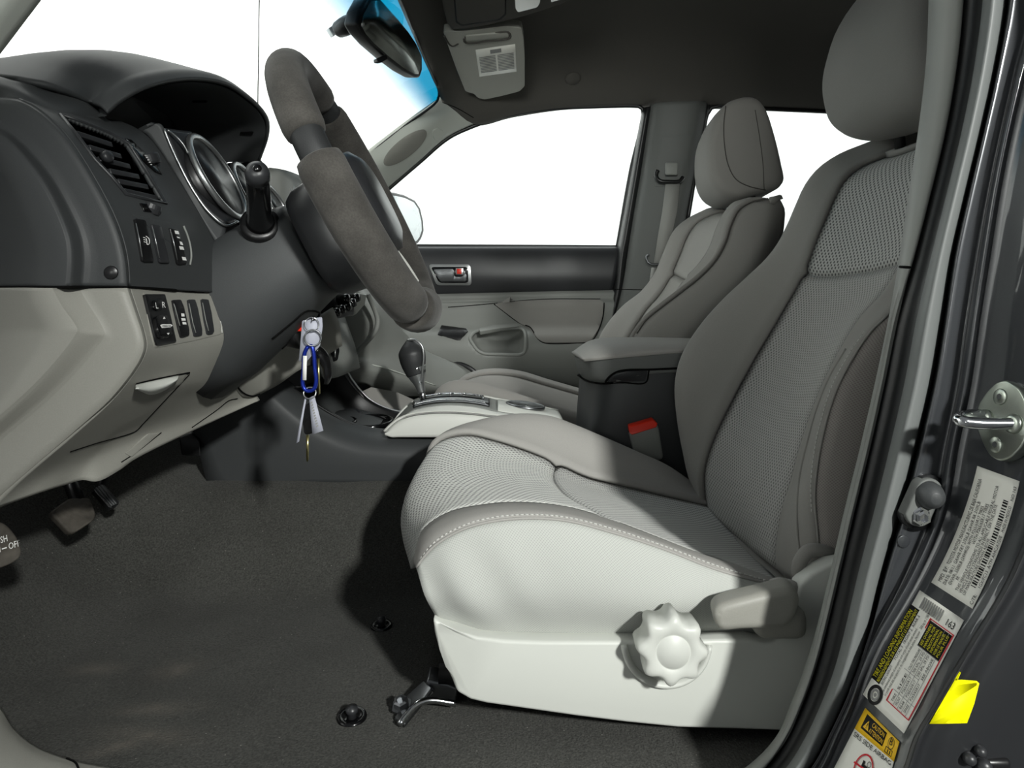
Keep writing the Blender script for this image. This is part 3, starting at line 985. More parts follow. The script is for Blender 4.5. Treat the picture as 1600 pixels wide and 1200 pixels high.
seam('piping', [cs_side, cs_band], [(651, 886), (666, 866), (684, 849), (732, 824), (800, 811), (880, 813), (960, 833), (1040, 859), (1120, 890), (1208, 914)], 'fabric_band', ds, .0016, 70, .0002)
stitches('stitching', [cs_side, cs_band], [(656, 874), (680, 846), (732, 818), (800, 805), (880, 807.5), (960, 827), (1040, 854), (1120, 884), (1200, 908)], 'thread', ds, 75, .0007)
# fold of loose cloth at the rear corner
tube('loose_flap', [(1203, 908, .708), (1222, 912, .700), (1238, 918, .698), (1246, 926, .70)], [.002, .006, .007, .003], 'fabric_band', ds, 8, n=16)

# side shield
top = [(676, 966), (688, 974), (715, 988), (745, 996), (790, 1001), (850, 1003), (920, 1003), (985, 1003), (1060, 1002), (1120, 1000), (1170, 1000), (1195, 1006), (1212, 1003), (1228, 985), (1240, 955), (1250, 915), (1268, 897), (1300, 880), (1350, 872)]
bot = [(1350, 1150), (1240, 1144), (1200, 1142), (1060, 1138), (980, 1130), (900, 1120), (830, 1110), (760, 1100), (735, 1094), (714, 1082), (706, 1062), (697, 1042), (686, 1015), (679, 990)]
ysh = .690
sh = prism('side_shield', [P(a, b, ysh + (.012 if a < 690 else 0)) for a, b in top + bot], Vector((0, .022, 0)), 'grey_plastic', ds, .006, 4)
# shield inner wall to the front and under the cushion
rbox('seat_base', W(.125, .95, .045), (.35, .42, .07), 'dark_cloth_gap', ds, None, .01)
rbox('cushion_rear', W(.345, .95, .085), (.11, .42, .06), 'fabric_dark', ds, None, .02)
rbox('seat_pan', W(.14, .95, .075), (.26, .40, .04), 'dark_cloth_gap', ds, None, .01)
# dial recess: half ring moulded into the shield
cdial = P(1040, 1003, ysh)
ring = []
arcpts = []
for k in range(33):
    a = math.radians(4) + math.radians(172) * k / 32
    arcpts.append(P(1041 + 66 * math.cos(a), 1003 + 66 * math.sin(a), ysh - .0005))
tube('dial_recess', arcpts, .0065, 'grey_plastic', ds, 10, flat=.55)
ang = []
# dial with eight lobes
dc = P(1037, 986, ysh)
dcf = P(1052, 990, .646)
ax = Vector((0, -1, 0))
prof = [(.0215, 0.0), (.0215, .006), (.0285, .008), (.0295, .030), (.0290, .036), (.0270, .0395), (.0235, .0405), (.0170, .0405), (.0160, .0395), (.0150, .0395), (.0140, .0410), (0, .0415)]
dial = None
verts, faces = [], []
seg = 96
cx = P(1038, 988, ysh)
for r, h in prof:
    for k in range(seg):
        a = 2 * math.pi * k / seg
        s = 1.0
        if r > .022:
            lob = math.cos(8 * a + .5)
            s = 1 + .125 * (lob if lob > -.35 else -.35 + (lob + .35) * .45) * min(1, (r - .019) / .008)
        verts.append(cx + Vector((math.cos(a) * r * s * 1.02, -h, math.sin(a) * r * s * 1.02)))
m_ = len(prof)
for i in range(m_ - 1):
    for k in range(seg):
        faces.append((i * seg + k, i * seg + (k + 1) % seg, (i + 1) * seg + (k + 1) % seg, (i + 1) * seg + k))
dial = link('height_dial', verts, faces, 'grey_plastic', ds, True)
fix_normals(dial)
# recline lever
lv = prism('recline_lever', rounded([P(1112, 962, .650), P(1122, 946, .650), P(1150, 938, .650), P(1236, 917, .655), P(1252, 932, .656), P(1248, 962, .656), P(1230, 984, .654), P(1160, 986, .650), P(1124, 990, .650)], .008, 4), Vector((0.006, .034, -.002)), 'grey_plastic_warm', ds, .009, 5)
rbox('lever_pivot', P(1215, 968, .685), (.05, .03, .03), 'grey_plastic_warm', ds, None, .01)

# backrest ribs, bottom to top
B1 = [(1104, 790, 1.13), (1083, 743, 1.13), (1075, 708, 1.13), (1066, 655, 1.13), (1062, 605, 1.13), (1071, 563, 1.13), (1098, 517, 1.13), (1136, 473, 1.13), (1172, 438, 1.13), (1200, 412, 1.13), (1220, 387, 1.13), (1237, 355, 1.13), (1252, 320, 1.13), (1265, 292, 1.13), (1285, 267, 1.13), (1315, 247, 1.12), (1352, 232, 1.11), (1384, 220, 1.09)]
B2 = [(1106, 800, 1.07), (1102, 770, 1.07), (1102, 735, 1.07), (1117, 685, 1.07), (1144, 628, 1.07), (1175, 570, 1.07), (1213, 505, 1.07), (1245, 450, 1.07), (1260, 420, 1.07), (1275, 380, 1.07), (1290, 345, 1.07), (1307, 307, 1.07), (1322, 282, 1.065), (1345, 263, 1.06), (1385, 246, 1.04)]
b2w = spline(B2, 16)
B3 = [W(p.x + .010, .93, p.z) for p in b2w]
B4 = [W(p.x, .80, p.z) for p in b2w]
b4low = [(1213, 889, .80), (1211, 862, .80), (1221, 797, .80), (1236, 747, .80), (1248, 700, .80), (1263, 655, .80), (1282, 605, .80), (1313, 543, .80), (1344, 494, .80), (1382, 452, .80)]
B4 = [P(*q) for q in b4low] + [W(p.x, .80, p.z) for p in b2w if p.z > .49]
B5 = [(1232, 905, .765), (1228, 862, .765), (1238, 797, .765), (1253, 740, .765), (1262, 700, .765), (1278, 645, .763), (1298, 595, .762), (1330, 538, .76), (1365, 485, .76)]
B5 = [P(*q) for q in B5] + [W(p.x - .012, .765, p.z) for p in b2w if p.z > .47]
B6 = [(1262, 905, .722), (1277, 855, .722), (1272, 774, .722), (1276, 728, .722), (1286, 678, .722), (1305, 613, .722), (1328, 567, .722), (1359, 520, .722), (1390, 490, .722)]
B6 = [P(*q) for q in B6] + [W(p.x + .02, .725, p.z) for p in b2w if p.z > .46]
B7 = [W(.355, .712, .165), W(.40, .708, .25), W(.45, .708, .36), W(.52, .712, .5), W(.62, .72, .64)]
B8 = [W(.44, .74, .165), W(.48, .73, .25), W(.53, .73, .36), W(.60, .73, .5), W(.68, .74, .64)]
B0 = [W(.33, 1.165, .14), W(.30, 1.17, .22), W(.31, 1.17, .32), W(.38, 1.17, .42), W(.48, 1.165, .50), W(.54, 1.15, .60), W(.62, 1.13, .67)]
Bm1 = [W(.40, 1.175, .14), W(.40, 1.18, .22), W(.42, 1.18, .32), W(.48, 1.18, .42), W(.56, 1.175, .50), W(.62, 1.16, .60), W(.68, 1.13, .66)]
back = [Bm1, B0, B1, B2, B3, B4, B5, B6, B7, B8]
NB = 55
rs = [spline(c, NB) for c in back]
# roll the top over backwards
for r in rs:
    t = r[-1].copy()
    for k, (dx, dz) in enumerate(((.018, .008), (.040, .010), (.066, .002), (.085, -.03))):
        r.append(t + Vector((dx, 0, dz)))
BG = []
NW = 5
for i in range((len(rs) - 1) * NW + 1):
    BG.append([crs([r[j] for r in rs], i / NW) for j in range(NB + 4)])
jb_ = min(range(NB), key=lambda j: abs(BG[4 * NW][j].z - .475))
for i in range(3 * NW, 5 * NW + 1):
    BG[i][jb_] = BG[i][jb_] + Vector((.005, 0, -.001))
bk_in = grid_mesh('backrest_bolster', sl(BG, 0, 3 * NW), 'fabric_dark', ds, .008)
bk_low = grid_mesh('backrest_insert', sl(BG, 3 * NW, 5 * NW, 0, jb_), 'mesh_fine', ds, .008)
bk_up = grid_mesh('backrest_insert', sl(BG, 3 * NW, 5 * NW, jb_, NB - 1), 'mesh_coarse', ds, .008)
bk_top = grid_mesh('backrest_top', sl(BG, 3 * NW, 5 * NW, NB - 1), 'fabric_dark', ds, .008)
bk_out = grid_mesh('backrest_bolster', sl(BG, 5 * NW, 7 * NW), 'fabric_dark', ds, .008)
bk_side = grid_mesh('backrest_side', sl(BG, 7 * NW, 9 * NW), 'weave_shaded', ds, .008)
seam('piping', [bk_side, bk_out], [(1279, 850), (1273, 774), (1277, 728), (1286, 678), (1305, 613), (1328, 567), (1359, 520), (1388, 492)], 'fabric_dark', ds, .0012, 50, .0003)
stitches('stitching', [bk_side, bk_out], [(1268, 800), (1267, 760), (1270, 722), (1279, 672), (1299, 605), (1322, 560), (1352, 515)], 'thread', ds, 40, .0005)
seam('piping', [bk_low, bk_out, bk_up, bk_side], [(1252, 880), (1246, 830), (1246, 780), (1252, 730), (1262, 690), (1276, 640), (1296, 590), (1322, 545)], 'fabric_dark', ds, .0016, 40, .0003)
rbox('backrest_core', W(.545, .95, .40), (.10, .38, .42), 'dark_cloth_gap', ds, Matrix.Rotation(math.radians(25), 3, 'Y'), .03)
# recliner corner flap
tube('hinge_boot', [(1243, 900, .715), (1250, 878, .712), (1262, 862, .712), (1285, 860, .714), (1310, 866, .72)], [.004, .007, .007, .006, .005], 'fabric_dark', ds, 10, n=24)
# headrest
hp_ = [P(a, b, .95) for a, b in ((1362, -8), (1341, 48), (1334, 92), (1338, 132), (1349, 166), (1370, 187), (1402, 198), (1440, 199), (1475, 186), (1490, 140), (1492, 60), (1480, -20), (1450, -62), (1405, -62))]
pillow('headrest', hp_, .82, 1.08, 'fabric_dark', ds, 44)
for yy in (.885, 1.015):
    tube('headrest_post', [W(.560, yy, .655), W(.556, yy, .72)], .0075, 'black_plastic', ds, 10)
# front rail bracket on the floor
rb = thing('seat_rail', P(660, 1095, .76), 'bare metal seat rail bracket bolted to the carpet at the front of the driver seat', 'rail')
yr = .765
prism('bracket', [P(666, 1062, yr), P(700, 1068, yr), P(716, 1075, yr), P(714, 1096, yr), P(688, 1098, yr), P(662, 1090, yr)], Vector((0, .03, 0)), 'steel_dark', rb, .003)
tube('rail_edge', [PZ(624, 1132, .006), PZ(640, 1112, .012), PZ(654, 1099, .016), PZ(672, 1094, .016), PZ(712, 1099, .010)], .0035, 'chrome', rb, 8, n=24)
prism('foot_plate', [PZ(616, 1120, .006), PZ(636, 1086, .010), PZ(662, 1062, .02), PZ(676, 1074, .02), PZ(656, 1099, .012), PZ(632, 1130, .006)], Vector((0, 0, -.006)), 'steel_dark', rb, .002)
lathe('bolt', [(.011, 0), (.011, .002), (.0078, .002), (.0078, .009), (.005, .010), (.005, .005), (0, .005)], PZ(628, 1104, .008), (-.1, -.35, .93), 'steel_dark', rb, 6, False)
tube('rail', [W(-.08, .775, .025), W(.25, .775, .025)], .012, 'black_plastic', rb, 8)
lathe('rivet', [(.004, 0), (.003, .003), (0, .0035)], P(673, 1080, yr - .001), (0, -1, 0), 'chrome', rb, 12)

# belt buckle beside the driver seat
bk = thing('belt_buckle', P(1015, 720, 1.20), 'grey seat belt buckle with red release button beside the driver seat', 'buckle')
yk = 1.195
prism('housing', rounded([P(984, 678, yk), P(1025, 661, yk), P(1030, 668, yk), P(1037, 714, yk), P(1034, 719, yk), P(1000, 724, yk), P(994, 716, yk)], .004), Vector((0, .022, 0)), 'grey_trim', bk, .004)
prism('release_button', rounded([P(983, 667, yk + .002), P(1021, 656, yk + .002), P(1028, 662, yk), P(1026, 668, yk - .003), P(988, 680, yk - .003), P(984, 677, yk - .002)], .002), Vector((0, .018, .002)), 'red_plastic', bk, .002)
tube('stalk', [P(1018, 716, yk + .012), P(1030, 745, yk + .012), P(1040, 775, yk + .01)], .007, 'black_plastic', bk, 8)

# ================================================================== passenger seat
ps = thing('bucket_seat', W(.08, 1.69, 0), 'grey cloth passenger seat beyond the centre console with plain insert', 'seat', 'front bucket seats')
C1 = [(930, 560, 1.88), (945, 520, 1.88), (975, 482, 1.88), (1005, 458, 1.88), (1026, 430, 1.88), (1040, 397, 1.88), (1057, 362, 1.87), (1077, 345, 1.86), (1105, 331, 1.84)]
C2 = [(965, 570, 1.80), (985, 525, 1.80), (1010, 485, 1.80), (1030, 462, 1.80), (1047, 435, 1.80), (1062, 400, 1.80), (1075, 368, 1.80), (1090, 348, 1.79), (1112, 336, 1.78)]
C3 = [(985, 590, 1.58), (1005, 545, 1.58), (1030, 500, 1.58), (1052, 470, 1.58), (1075, 437, 1.58), (1093, 418, 1.58), (1112, 390, 1.58), (1123, 360, 1.585), (1134, 336, 1.59)]
C34 = [(978, 590, 1.53), (998, 540, 1.53), (1020, 505, 1.53), (1050, 475, 1.53), (1078, 448, 1.53), (1104, 424, 1.53), (1124, 390, 1.53), (1134, 352, 1.535), (1150, 320, 1.54)]
C4 = [(980, 570, 1.505), (990, 527, 1.505), (1010, 499, 1.505), (1037, 477, 1.505), (1066, 455, 1.505), (1096, 431, 1.505), (1120, 405, 1.505), (1135, 377, 1.505), (1143, 352, 1.505), (1156, 327, 1.51), (1178, 314, 1.515)]
C5 = [(1060, 640, 1.485), (1075, 590, 1.485), (1100, 540, 1.485), (1130, 490, 1.485), (1155, 450, 1.485), (1178, 410, 1.485), (1192, 372, 1.485), (1198, 338, 1.49), (1201, 313, 1.498)]
C6 = [(1130, 640, 1.51), (1150, 590, 1.51), (1170, 540, 1.51), (1192, 490, 1.51), (1208, 440, 1.51), (1220, 388, 1.51), (1226, 345, 1.51), (1226, 326, 1.515), (1218, 310, 1.52)]
C0 = [(975, 570, 1.92), (1000, 500, 1.92), (1040, 450, 1.92), (1070, 400, 1.92), (1090, 350, 1.90), (1112, 338, 1.86)]
rs = [spline(c, 40) for c in (C0, C1, C2, C3, C34, C4, C5, C6)]
for i, r in enumerate(rs):
    t = r[-1].copy()
    kx = {5: .5, 6: .2, 7: 0.0}.get(i, 1.0)
    for dx, dz in ((.02, .006), (.045, .004), (.075, -.03)):
        r.append(t + Vector((dx * kx, 0, dz if i < 5 else (-.003 if dx > .07 else 0))))
PG = []
for i in range((len(rs) - 1) * 5 + 1):
    PG.append([crs([r[j] for r in rs], i / 5) for j in range(43)])
jp = min(range(40), key=lambda j: abs(PG[15][j].z - .478))
for i in range(10, 16):
    PG[i][jp] = PG[i][jp] + Vector((.006, 0, 0))
grid_mesh('backrest_bolster', sl(PG, 0, 10), 'fabric_dark', ps, .008)
grid_mesh('backrest_insert', sl(PG, 10, 15, 0, jp), 'fabric_band', ps, .008)
grid_mesh('backrest_insert', sl(PG, 10, 15, jp), 'fabric_band', ps, .008)
pb = grid_mesh('backrest_bolster', sl(PG, 15, 25), 'fabric_dark', ps, .008)
pS = grid_mesh('backrest_side', sl(PG, 25, 35), 'fabric_dark', ps, .008)
seam('piping', [pb, pS], [(995, 521), (1010, 500), (1037, 478), (1066, 456), (1096, 432), (1120, 406), (1135, 378), (1143, 353), (1156, 328), (1178, 315), (1200, 310)], 'thread_dark', ps, .0014, 60, .0006)
# headrest
hq = [P(a, b, 1.63) for a, b in ((1112, 186), (1130, 166), (1150, 159), (1170, 161), (1184, 176), (1198, 216), (1209, 262), (1213, 290), (1203, 300), (1168, 308), (1140, 315), (1114, 304), (1100, 282), (1096, 250), (1099, 216))]
hr = pillow('headrest', hq, 1.57, 1.84, 'fabric_dark', ps, 44, [(0, .80), (.01, .90), (.04, .965), (.12, 1.0), (.3, 1.01), (.5, 1.01), (.7, 1.0), (.88, .955), (.95, .86), (.985, .70), (1, .50)],
            shift=lambda t: Vector((.034 * t - .008 * math.sin(math.pi * t), 0, 0)))
seam('piping', hr, [(1134, 166), (1131, 195), (1132, 225), (1138, 258), (1150, 280), (1170, 291), (1196, 297)], 'thread_dark', ps, .0012, 40, .0004)
seam('piping', hr, [(1180, 172), (1187, 215), (1192, 255), (1194, 296)], 'thread_dark', ps, .0009, 30, .0004)
for yy in (1.63, 1.75):
    tube('headrest_post', [W(.56, yy, .62), W(.555, yy, .70)], .0075, 'black_plastic', ps, 10)
# cushion
pc = [
    [W(-.12, 1.475, .08), W(0, 1.472, .08), W(.15, 1.472, .08), W(.35, 1.475, .08)],
    [W(-.165, 1.50, .16), (680, 615, 1.50), (692, 603, 1.50), (712, 596, 1.50), (742, 598, 1.50), (775, 607, 1.50), (820, 622, 1.50), (900, 645, 1.50), (1010, 680, 1.50)],
    [W(-.175, 1.58, .14), W(-.165, 1.58, .20), W(-.13, 1.58, .232), W(-.06, 1.58, .235), W(.03, 1.58, .215), W(.15, 1.58, .18), W(.33, 1.58, .14)],
    [W(-.175, 1.70, .14), W(-.165, 1.70, .20), W(-.13, 1.70, .225), W(-.06, 1.70, .228), W(.03, 1.70, .21), W(.15, 1.70, .175), W(.33, 1.70, .14)],
    [W(-.16, 1.80, .15), W(-.145, 1.80, .21), (735, 592, 1.80), (760, 586, 1.80), (800, 588, 1.80), (850, 602, 1.80), (930, 625, 1.80), (1010, 650, 1.80)],
    [W(-.15, 1.87, .16), W(-.13, 1.87, .21), (740, 588, 1.87), (772, 583, 1.87), (812, 586, 1.87), (860, 600, 1.87), (930, 620, 1.87), (1000, 640, 1.87)],
    [W(-.12, 1.92, .1), W(0, 1.925, .1), W(.15, 1.925, .1), W(.35, 1.92, .1)],
]
QG = grid_pts(pc, 40, 5, index=False)
grid_mesh('cushion_bolster', sl(QG, 0, 10), 'fabric_dark', ps, .008)
grid_mesh('cushion_insert', sl(QG, 10, 20), 'fabric_dark', ps, .008)  # darker cloth in place of lamp light blocked from this cushion
grid_mesh('cushion_bolster', sl(QG, 20, 30), 'fabric_dark', ps, .008)
rbox('seat_base', W(.08, 1.69, .07), (.38, .40, .12), 'dark_cloth_gap', ps, None, .01)

# ================================================================== centre console
cc = thing('center_console', W(.0, 1.32, .1), 'dark centre console with silver shifter panel, cup holders and grey armrest lid', 'console')
# near side wall: rounded ridge on top, flat wall below
ridge = [(395, 585, 1.235), (430, 603, 1.235), (462, 630, 1.23), (505, 660, 1.23), (560, 680, 1.23), (620, 686, 1.23), (720, 690, 1.23), (900, 700, 1.23)]
def sh_(c, du, dv, y):
    return [(a + du, b + dv, y) for a, b, _ in c]
wall = loft('side_wall', [
    sh_(ridge, 14, -14, 1.262), sh_(ridge, 8, -8, 1.252), sh_(ridge, 0, 0, 1.235), sh_(ridge, -5, 10, 1.222), sh_(ridge, -7, 20, 1.215),
    [(372, 632, 1.212), (400, 645, 1.212), (440, 670, 1.212), (495, 695, 1.212), (560, 712, 1.212), (620, 717, 1.212), (720, 722, 1.212), (900, 730, 1.212)],
    [(300, 668, 1.215), (312, 712, 1.215), (336, 773, 1.215), (400, 765, 1.215), (440, 758, 1.215), (560, 757, 1.215), (720, 760, 1.215), (900, 765, 1.215)],
], 'dark_plastic', cc, 50, 5, .006, index=True)
fp = loft('front_fairing', [[(395, 583, 1.235), (345, 620, 1.225), (300, 668, 1.215)], [(372, 632, 1.212), (340, 650, 1.212), (300, 670, 1.213)]], 'dark_plastic', cc, 10, 4, .006)
# far ridge
tube('far_ridge', [(530, 565, 1.43), (550, 600, 1.43), (575, 628, 1.43), (610, 645, 1.43), (650, 652, 1.43)], .008, 'dark_plastic_smooth', cc, 10, n=30)
tube('ridge_highlight', [(533, 563, 1.42), (553, 597, 1.42), (578, 624, 1.42), (612, 640, 1.42), (650, 646, 1.42)], .0018, 'satin_silver', cc, 8, n=30)  # silver bead stands in for the thin highlight along the far ridge
loft('tray', [[(424, 580, 1.262), (462, 606, 1.26), (512, 640, 1.26), (570, 668, 1.26), (640, 676, 1.26)],
              [(440, 600, 1.275), (478, 632, 1.275), (524, 664, 1.275), (576, 684, 1.275), (640, 690, 1.275)],
              [(500, 592, 1.40), (530, 622, 1.40), (560, 652, 1.40), (600, 664, 1.40), (650, 668, 1.40)],
              [(528, 562, 1.425), (548, 594, 1.425), (575, 622, 1.425), (610, 640, 1.425), (650, 648, 1.425)]], 'black_plastic', cc, 30, 6, .004)
zc_ = P(560, 664, 1.33).z
ch = prism('cup_holder', rounded([P(500, 662, 1.275), P(524, 640, 1.37), P(556, 637, 1.41), P(612, 650, 1.41), P(616, 660, 1.37), P(606, 684, 1.27), P(540, 678, 1.27)], .012), Vector((0, 0, -.02)), 'dark_plastic', cc, .006, 4)
for (u, v, y, r) in ((578, 659, 1.345, .040), (531, 660, 1.325, .028)):
    c = P(u, v, y)
    lathe('cup_well', [(r + .005, -.004), (r + .004, .004), (r, .005), (r - .002, .001), (r - .004, -.0035), (0, -.0035)], c, (0, -.10, 1), 'gloss_black', cc, 32)
tube('well_rim', [P(512, 654, 1.32), P(528, 643, 1.38), P(554, 641, 1.40), P(564, 648, 1.38)], .004, 'dark_plastic_smooth', cc, 8, n=20)

# silver shifter surround
arcA = [(601, 677, 1.225), (611, 667, 1.226), (623, 658, 1.228), (641, 651, 1.23), (667, 647, 1.232), (700, 646, 1.233), (737, 648, 1.234), (772, 652, 1.234), (815, 655, 1.234), (880, 668, 1.234)]
sidep = loft('silver_side', [sh_(arcA, 0, 0, 1.236), [(a, b + 1.5, 1.226) for a, b, y in arcA],
                             [(a, b * .5 + .5 * (682 if a > 605 else 678), 1.222) for a, b, y in arcA], [(a, 683 if a > 605 else 679, 1.222) for a, b, y in arcA]], 'silver_paint', cc, 40, 4, .004, index=True)
arcB = [(604, 674, 1.24), (614, 663, 1.242), (626, 654, 1.244), (646, 641, 1.25), (680, 634, 1.252), (715, 633, 1.254), (750, 637, 1.255), (776, 643, 1.255), (820, 650, 1.255), (884, 664, 1.255)]
bandp = loft('silver_band', [sh_(arcA, 0, -1.5, 1.238), sh_(arcA, 0, -3, 1.232), [((a[0] + b[0]) / 2, (a[1] + b[1]) / 2, 1.237) for a, b in zip(arcA, arcB)], arcB], 'silver_paint', cc, 40, 4, .003, index=True)
tube('trim_bead', [(a, b - 1.2, 1.231) for a, b, y in arcA[:9]], .0011, 'print_grey', cc, 6, n=50)
arcC = [(612, 668, 1.39), (622, 652, 1.40), (636, 636, 1.41), (650, 626, 1.415), (680, 618, 1.42), (715, 616, 1.42), (750, 619, 1.42), (776, 624, 1.42), (822, 632, 1.42), (872, 642, 1.42)]
topp = loft('shifter_panel', [arcB, [((a[0] * .66 + b[0] * .34), (a[1] * .66 + b[1] * .34) - 1, 1.31) for a, b in zip(arcB, arcC)],
                              [((a[0] * .3 + b[0] * .7), (a[1] * .3 + b[1] * .7) - 1, 1.37) for a, b in zip(arcB, arcC)], arcC], 'grey_trim', cc, 40, 5, .004, index=True)
loft('panel_far_side', [arcC, [(a, b + 14, 1.44) for a, b, y in arcC]], 'silver_paint', cc, 40, 3, .004, index=True)
aBw, aCw = [P(*q) for q in arcB], [P(*q) for q in arcC]
def Tp(s_, t, off=0.0):
    return crs(aBw, s_).lerp(crs(aCw, s_), t) + Vector((0, 0, off + .006 * math.sin(math.pi * t)))
def strip(name, s0, s1, t0, t1, off, m, thick=.003, n=24):
    rows = [[Tp(s0 + (s1 - s0) * i / n, t0 + (t1 - t0) * j / 3, off) for i in range(n + 1)] for j in range(4)]
    return grid_mesh(name, rows, m, cc, thick)
strip('silver_rail', 2.6, 6.6, .80, 1.0, .003, 'silver_paint')
strip('gate_plate', 2.9, 6.6, .18, .76, .0012, 'steel_dark')
strip('shift_gate', 3.3, 6.1, .40, .66, .0022, 'gloss_black')
strip('panel_rear', 7.05, 8.95, .04, .98, .0012, 'grey_plastic')
tube('gate_trim', [Tp(2.9 + 3.5 * k / 20, .20, .003) for k in range(21)], .0018, 'chrome', cc, 8)
tube('gate_trim', [Tp(3.2 + 3.0 * k / 20, .70, .003) for k in range(21)], .0014, 'chrome', cc, 8)
tube('gate_trim', [Tp(6.2, .40 + .3 * k / 6, .003) for k in range(7)], .0014, 'chrome', cc, 8)
for k in (4.2, 4.7, 5.3):
    rbox('gate_detent', Tp(k, .62, .004), (.006, .010, .004), 'chrome', cc, None, .001)
rc = Tp(8.0, .52, .002)
lathe('cup_ring', [(.037, -.003), (.038, .002), (.035, .0035), (.033, .002)], rc, (.12, 0, 1), 'steel_dark', cc, 36)
lathe('cup_well', [(.0335, .002), (.031, .0012), (0, .0010)], rc, (.12, 0, 1), 'satin_silver', cc, 36)
# selector lever
ysf = 1.335
sft = thing('gear_lever', P(663, 632, ysf), 'black gear selector lever with silver collar on the console', 'gear lever')
tube('rod', [P(664, 634, ysf), P(658, 604, ysf)], .0055, 'chrome', sft, 12)
tube('collar', [P(659, 614, ysf), P(657, 606, ysf), P(652, 588, ysf), P(648, 574, ysf)], [.007, .010, .017, .0215], 'satin_silver', sft, 20, n=16)
tube('knob', [P(651, 585, ysf), P(647, 572, ysf), P(644, 556, ysf), P(642, 542, ysf), P(641, 534, ysf), P(641, 531, ysf)], [.0185, .0215, .0245, .0255, .019, .006], 'leather', sft, 24, n=28)
tube('knob_trim', [P(636, 532, ysf - .012), P(648, 531, ysf - .016), P(659, 540, ysf - .018), P(662, 556, ysf - .018), P(660, 578, ysf - .015), P(658, 598, ysf - .008)], .0022, 'satin_silver', sft, 8, n=30)

# storage box and armrest lid
body = loft('storage_box', [
    [(907, 572, 1.42), (903, 620, 1.42), (900, 660, 1.42), (896, 720, 1.42)],
    [(928, 574, 1.29), (920, 640, 1.285), (908, 690, 1.29), (895, 740, 1.29)],
    [(944, 575, 1.245), (935, 640, 1.235), (920, 690, 1.235), (905, 750, 1.235)],
    [(962, 575, 1.227), (955, 640, 1.222), (945, 690, 1.222), (930, 750, 1.222)],
    [(1120, 562, 1.227), (1120, 640, 1.222), (1120, 690, 1.222), (1120, 750, 1.222)],
], 'dark_plastic', cc, 20, 5, .006, index=True)
lo = loft('lid_base', [
    [(898, 556, 1.42), (900, 570, 1.42), (905, 585, 1.42), (908, 598, 1.42)],
    [(902, 559, 1.33), (906, 572, 1.33), (912, 588, 1.33), (918, 597, 1.33)],
    [(922, 562, 1.235), (924, 576, 1.235), (930, 592, 1.235), (944, 599, 1.235)],
    [(945, 561, 1.218), (946, 576, 1.218), (950, 590, 1.218), (960, 598, 1.220)],
    [(1000, 556, 1.215), (1000, 568, 1.215), (1000, 576, 1.215), (1004, 586, 1.216)],
    [(1120, 546, 1.215), (1120, 560, 1.215), (1120, 572, 1.215), (1120, 580, 1.216)],
], 'pillar_dark', cc, 16, 5, .006, index=True)
loft('armrest_pad', [
    [(895, 551, 1.42), (930, 532, 1.44), (990, 527, 1.44), (1060, 528, 1.44), (1130, 530, 1.44)],
    [(893, 550, 1.38), (925, 531, 1.40), (985, 527, 1.40), (1060, 529, 1.40), (1130, 531, 1.40)],
    [(897, 552, 1.32), (922, 537, 1.32), (985, 531, 1.32), (1060, 533, 1.32), (1130, 535, 1.32)],
    [(904, 557, 1.26), (930, 546, 1.24), (985, 540, 1.235), (1060, 538, 1.235), (1130, 538, 1.235)],
    [(910, 561, 1.24), (935, 558, 1.214), (985, 552, 1.212), (1060, 547, 1.212), (1130, 544, 1.212)],
    [(912, 565, 1.24), (935, 563, 1.216), (985, 558, 1.214), (1060, 552, 1.214), (1130, 549, 1.214)],
], 'fabric_band', cc, 30, 5, .006, index=True)
seam('lid_gap', [lo, body], [(903, 585), (912, 592), (925, 597), (944, 599), (958, 598)], 'shadow_gap', cc, .0024, 30, .001)
seam('lid_gap', [lo, body], [(946, 597), (952, 589), (962, 582), (976, 578.5), (1014, 577.5), (1068, 575)], 'shadow_gap', cc, .0020, 40, .001)
face_prism('lid_latch', [lo, body], [(949, 597), (955, 589), (964, 584), (977, 580.5), (1012, 579.5), (1008, 596)], .004, 'dark_plastic_smooth', cc, .0015, .004, 2)
seam('lid_gap', [lo, body], [(946, 598.5), (975, 598), (1009, 597.5), (1014, 579)], 'shadow_gap', cc, .0014, 30, .001)

# ================================================================== dashboard
da = thing('dashboard', W(-.45, 1.3, .3), 'dark dashboard with instrument hood, air vent and light grey lower panel', 'dashboard')
# --- end cap, dark upper half
yc = .700
E_up = [(-40, 150), (26, 153), (56, 166), (100, 205), (150, 280), (185, 350), (199, 400), (203, 448)]
Wd = 'dark_plastic'
cap = loft('end_cap', [
    [(a, b, .712) for a, b in E_up],
    [(a - 5, b + 4, .703) for a, b in E_up[:-1]] + [(198, 449, .703)],
    [(0, 188, .700), (20, 200, .700), (48, 225, .700), (85, 270, .700), (118, 325, .700), (135, 365, .700), (143, 400, .700), (141, 449, .700)],
    [(-3, 197, .697), (17, 209, .697), (45, 234, .697), (81, 278, .697), (111, 332, .697), (126, 368, .697), (131, 402, .697), (128, 449, .697)],
    [(-6, 209, .683), (14, 220, .683), (40, 246, .683), (73, 290, .683), (99, 342, .683), (110, 374, .683), (113, 404, .683), (110, 449, .683)],
    [(-8, 215, .680), (10, 228, .680), (36, 254, .680), (68, 297, .680), (93, 347, .680), (102, 377, .680), (104, 406, .680), (101, 449, .680)],
    [(-140, 230, .76), (-130, 260, .76), (-120, 290, .76), (-110, 320, .76), (-100, 360, .76), (-90, 390, .76), (-80, 420, .76), (-80, 449, .76)],
], Wd, da, 40, 4, .004, index=True, linear=True)
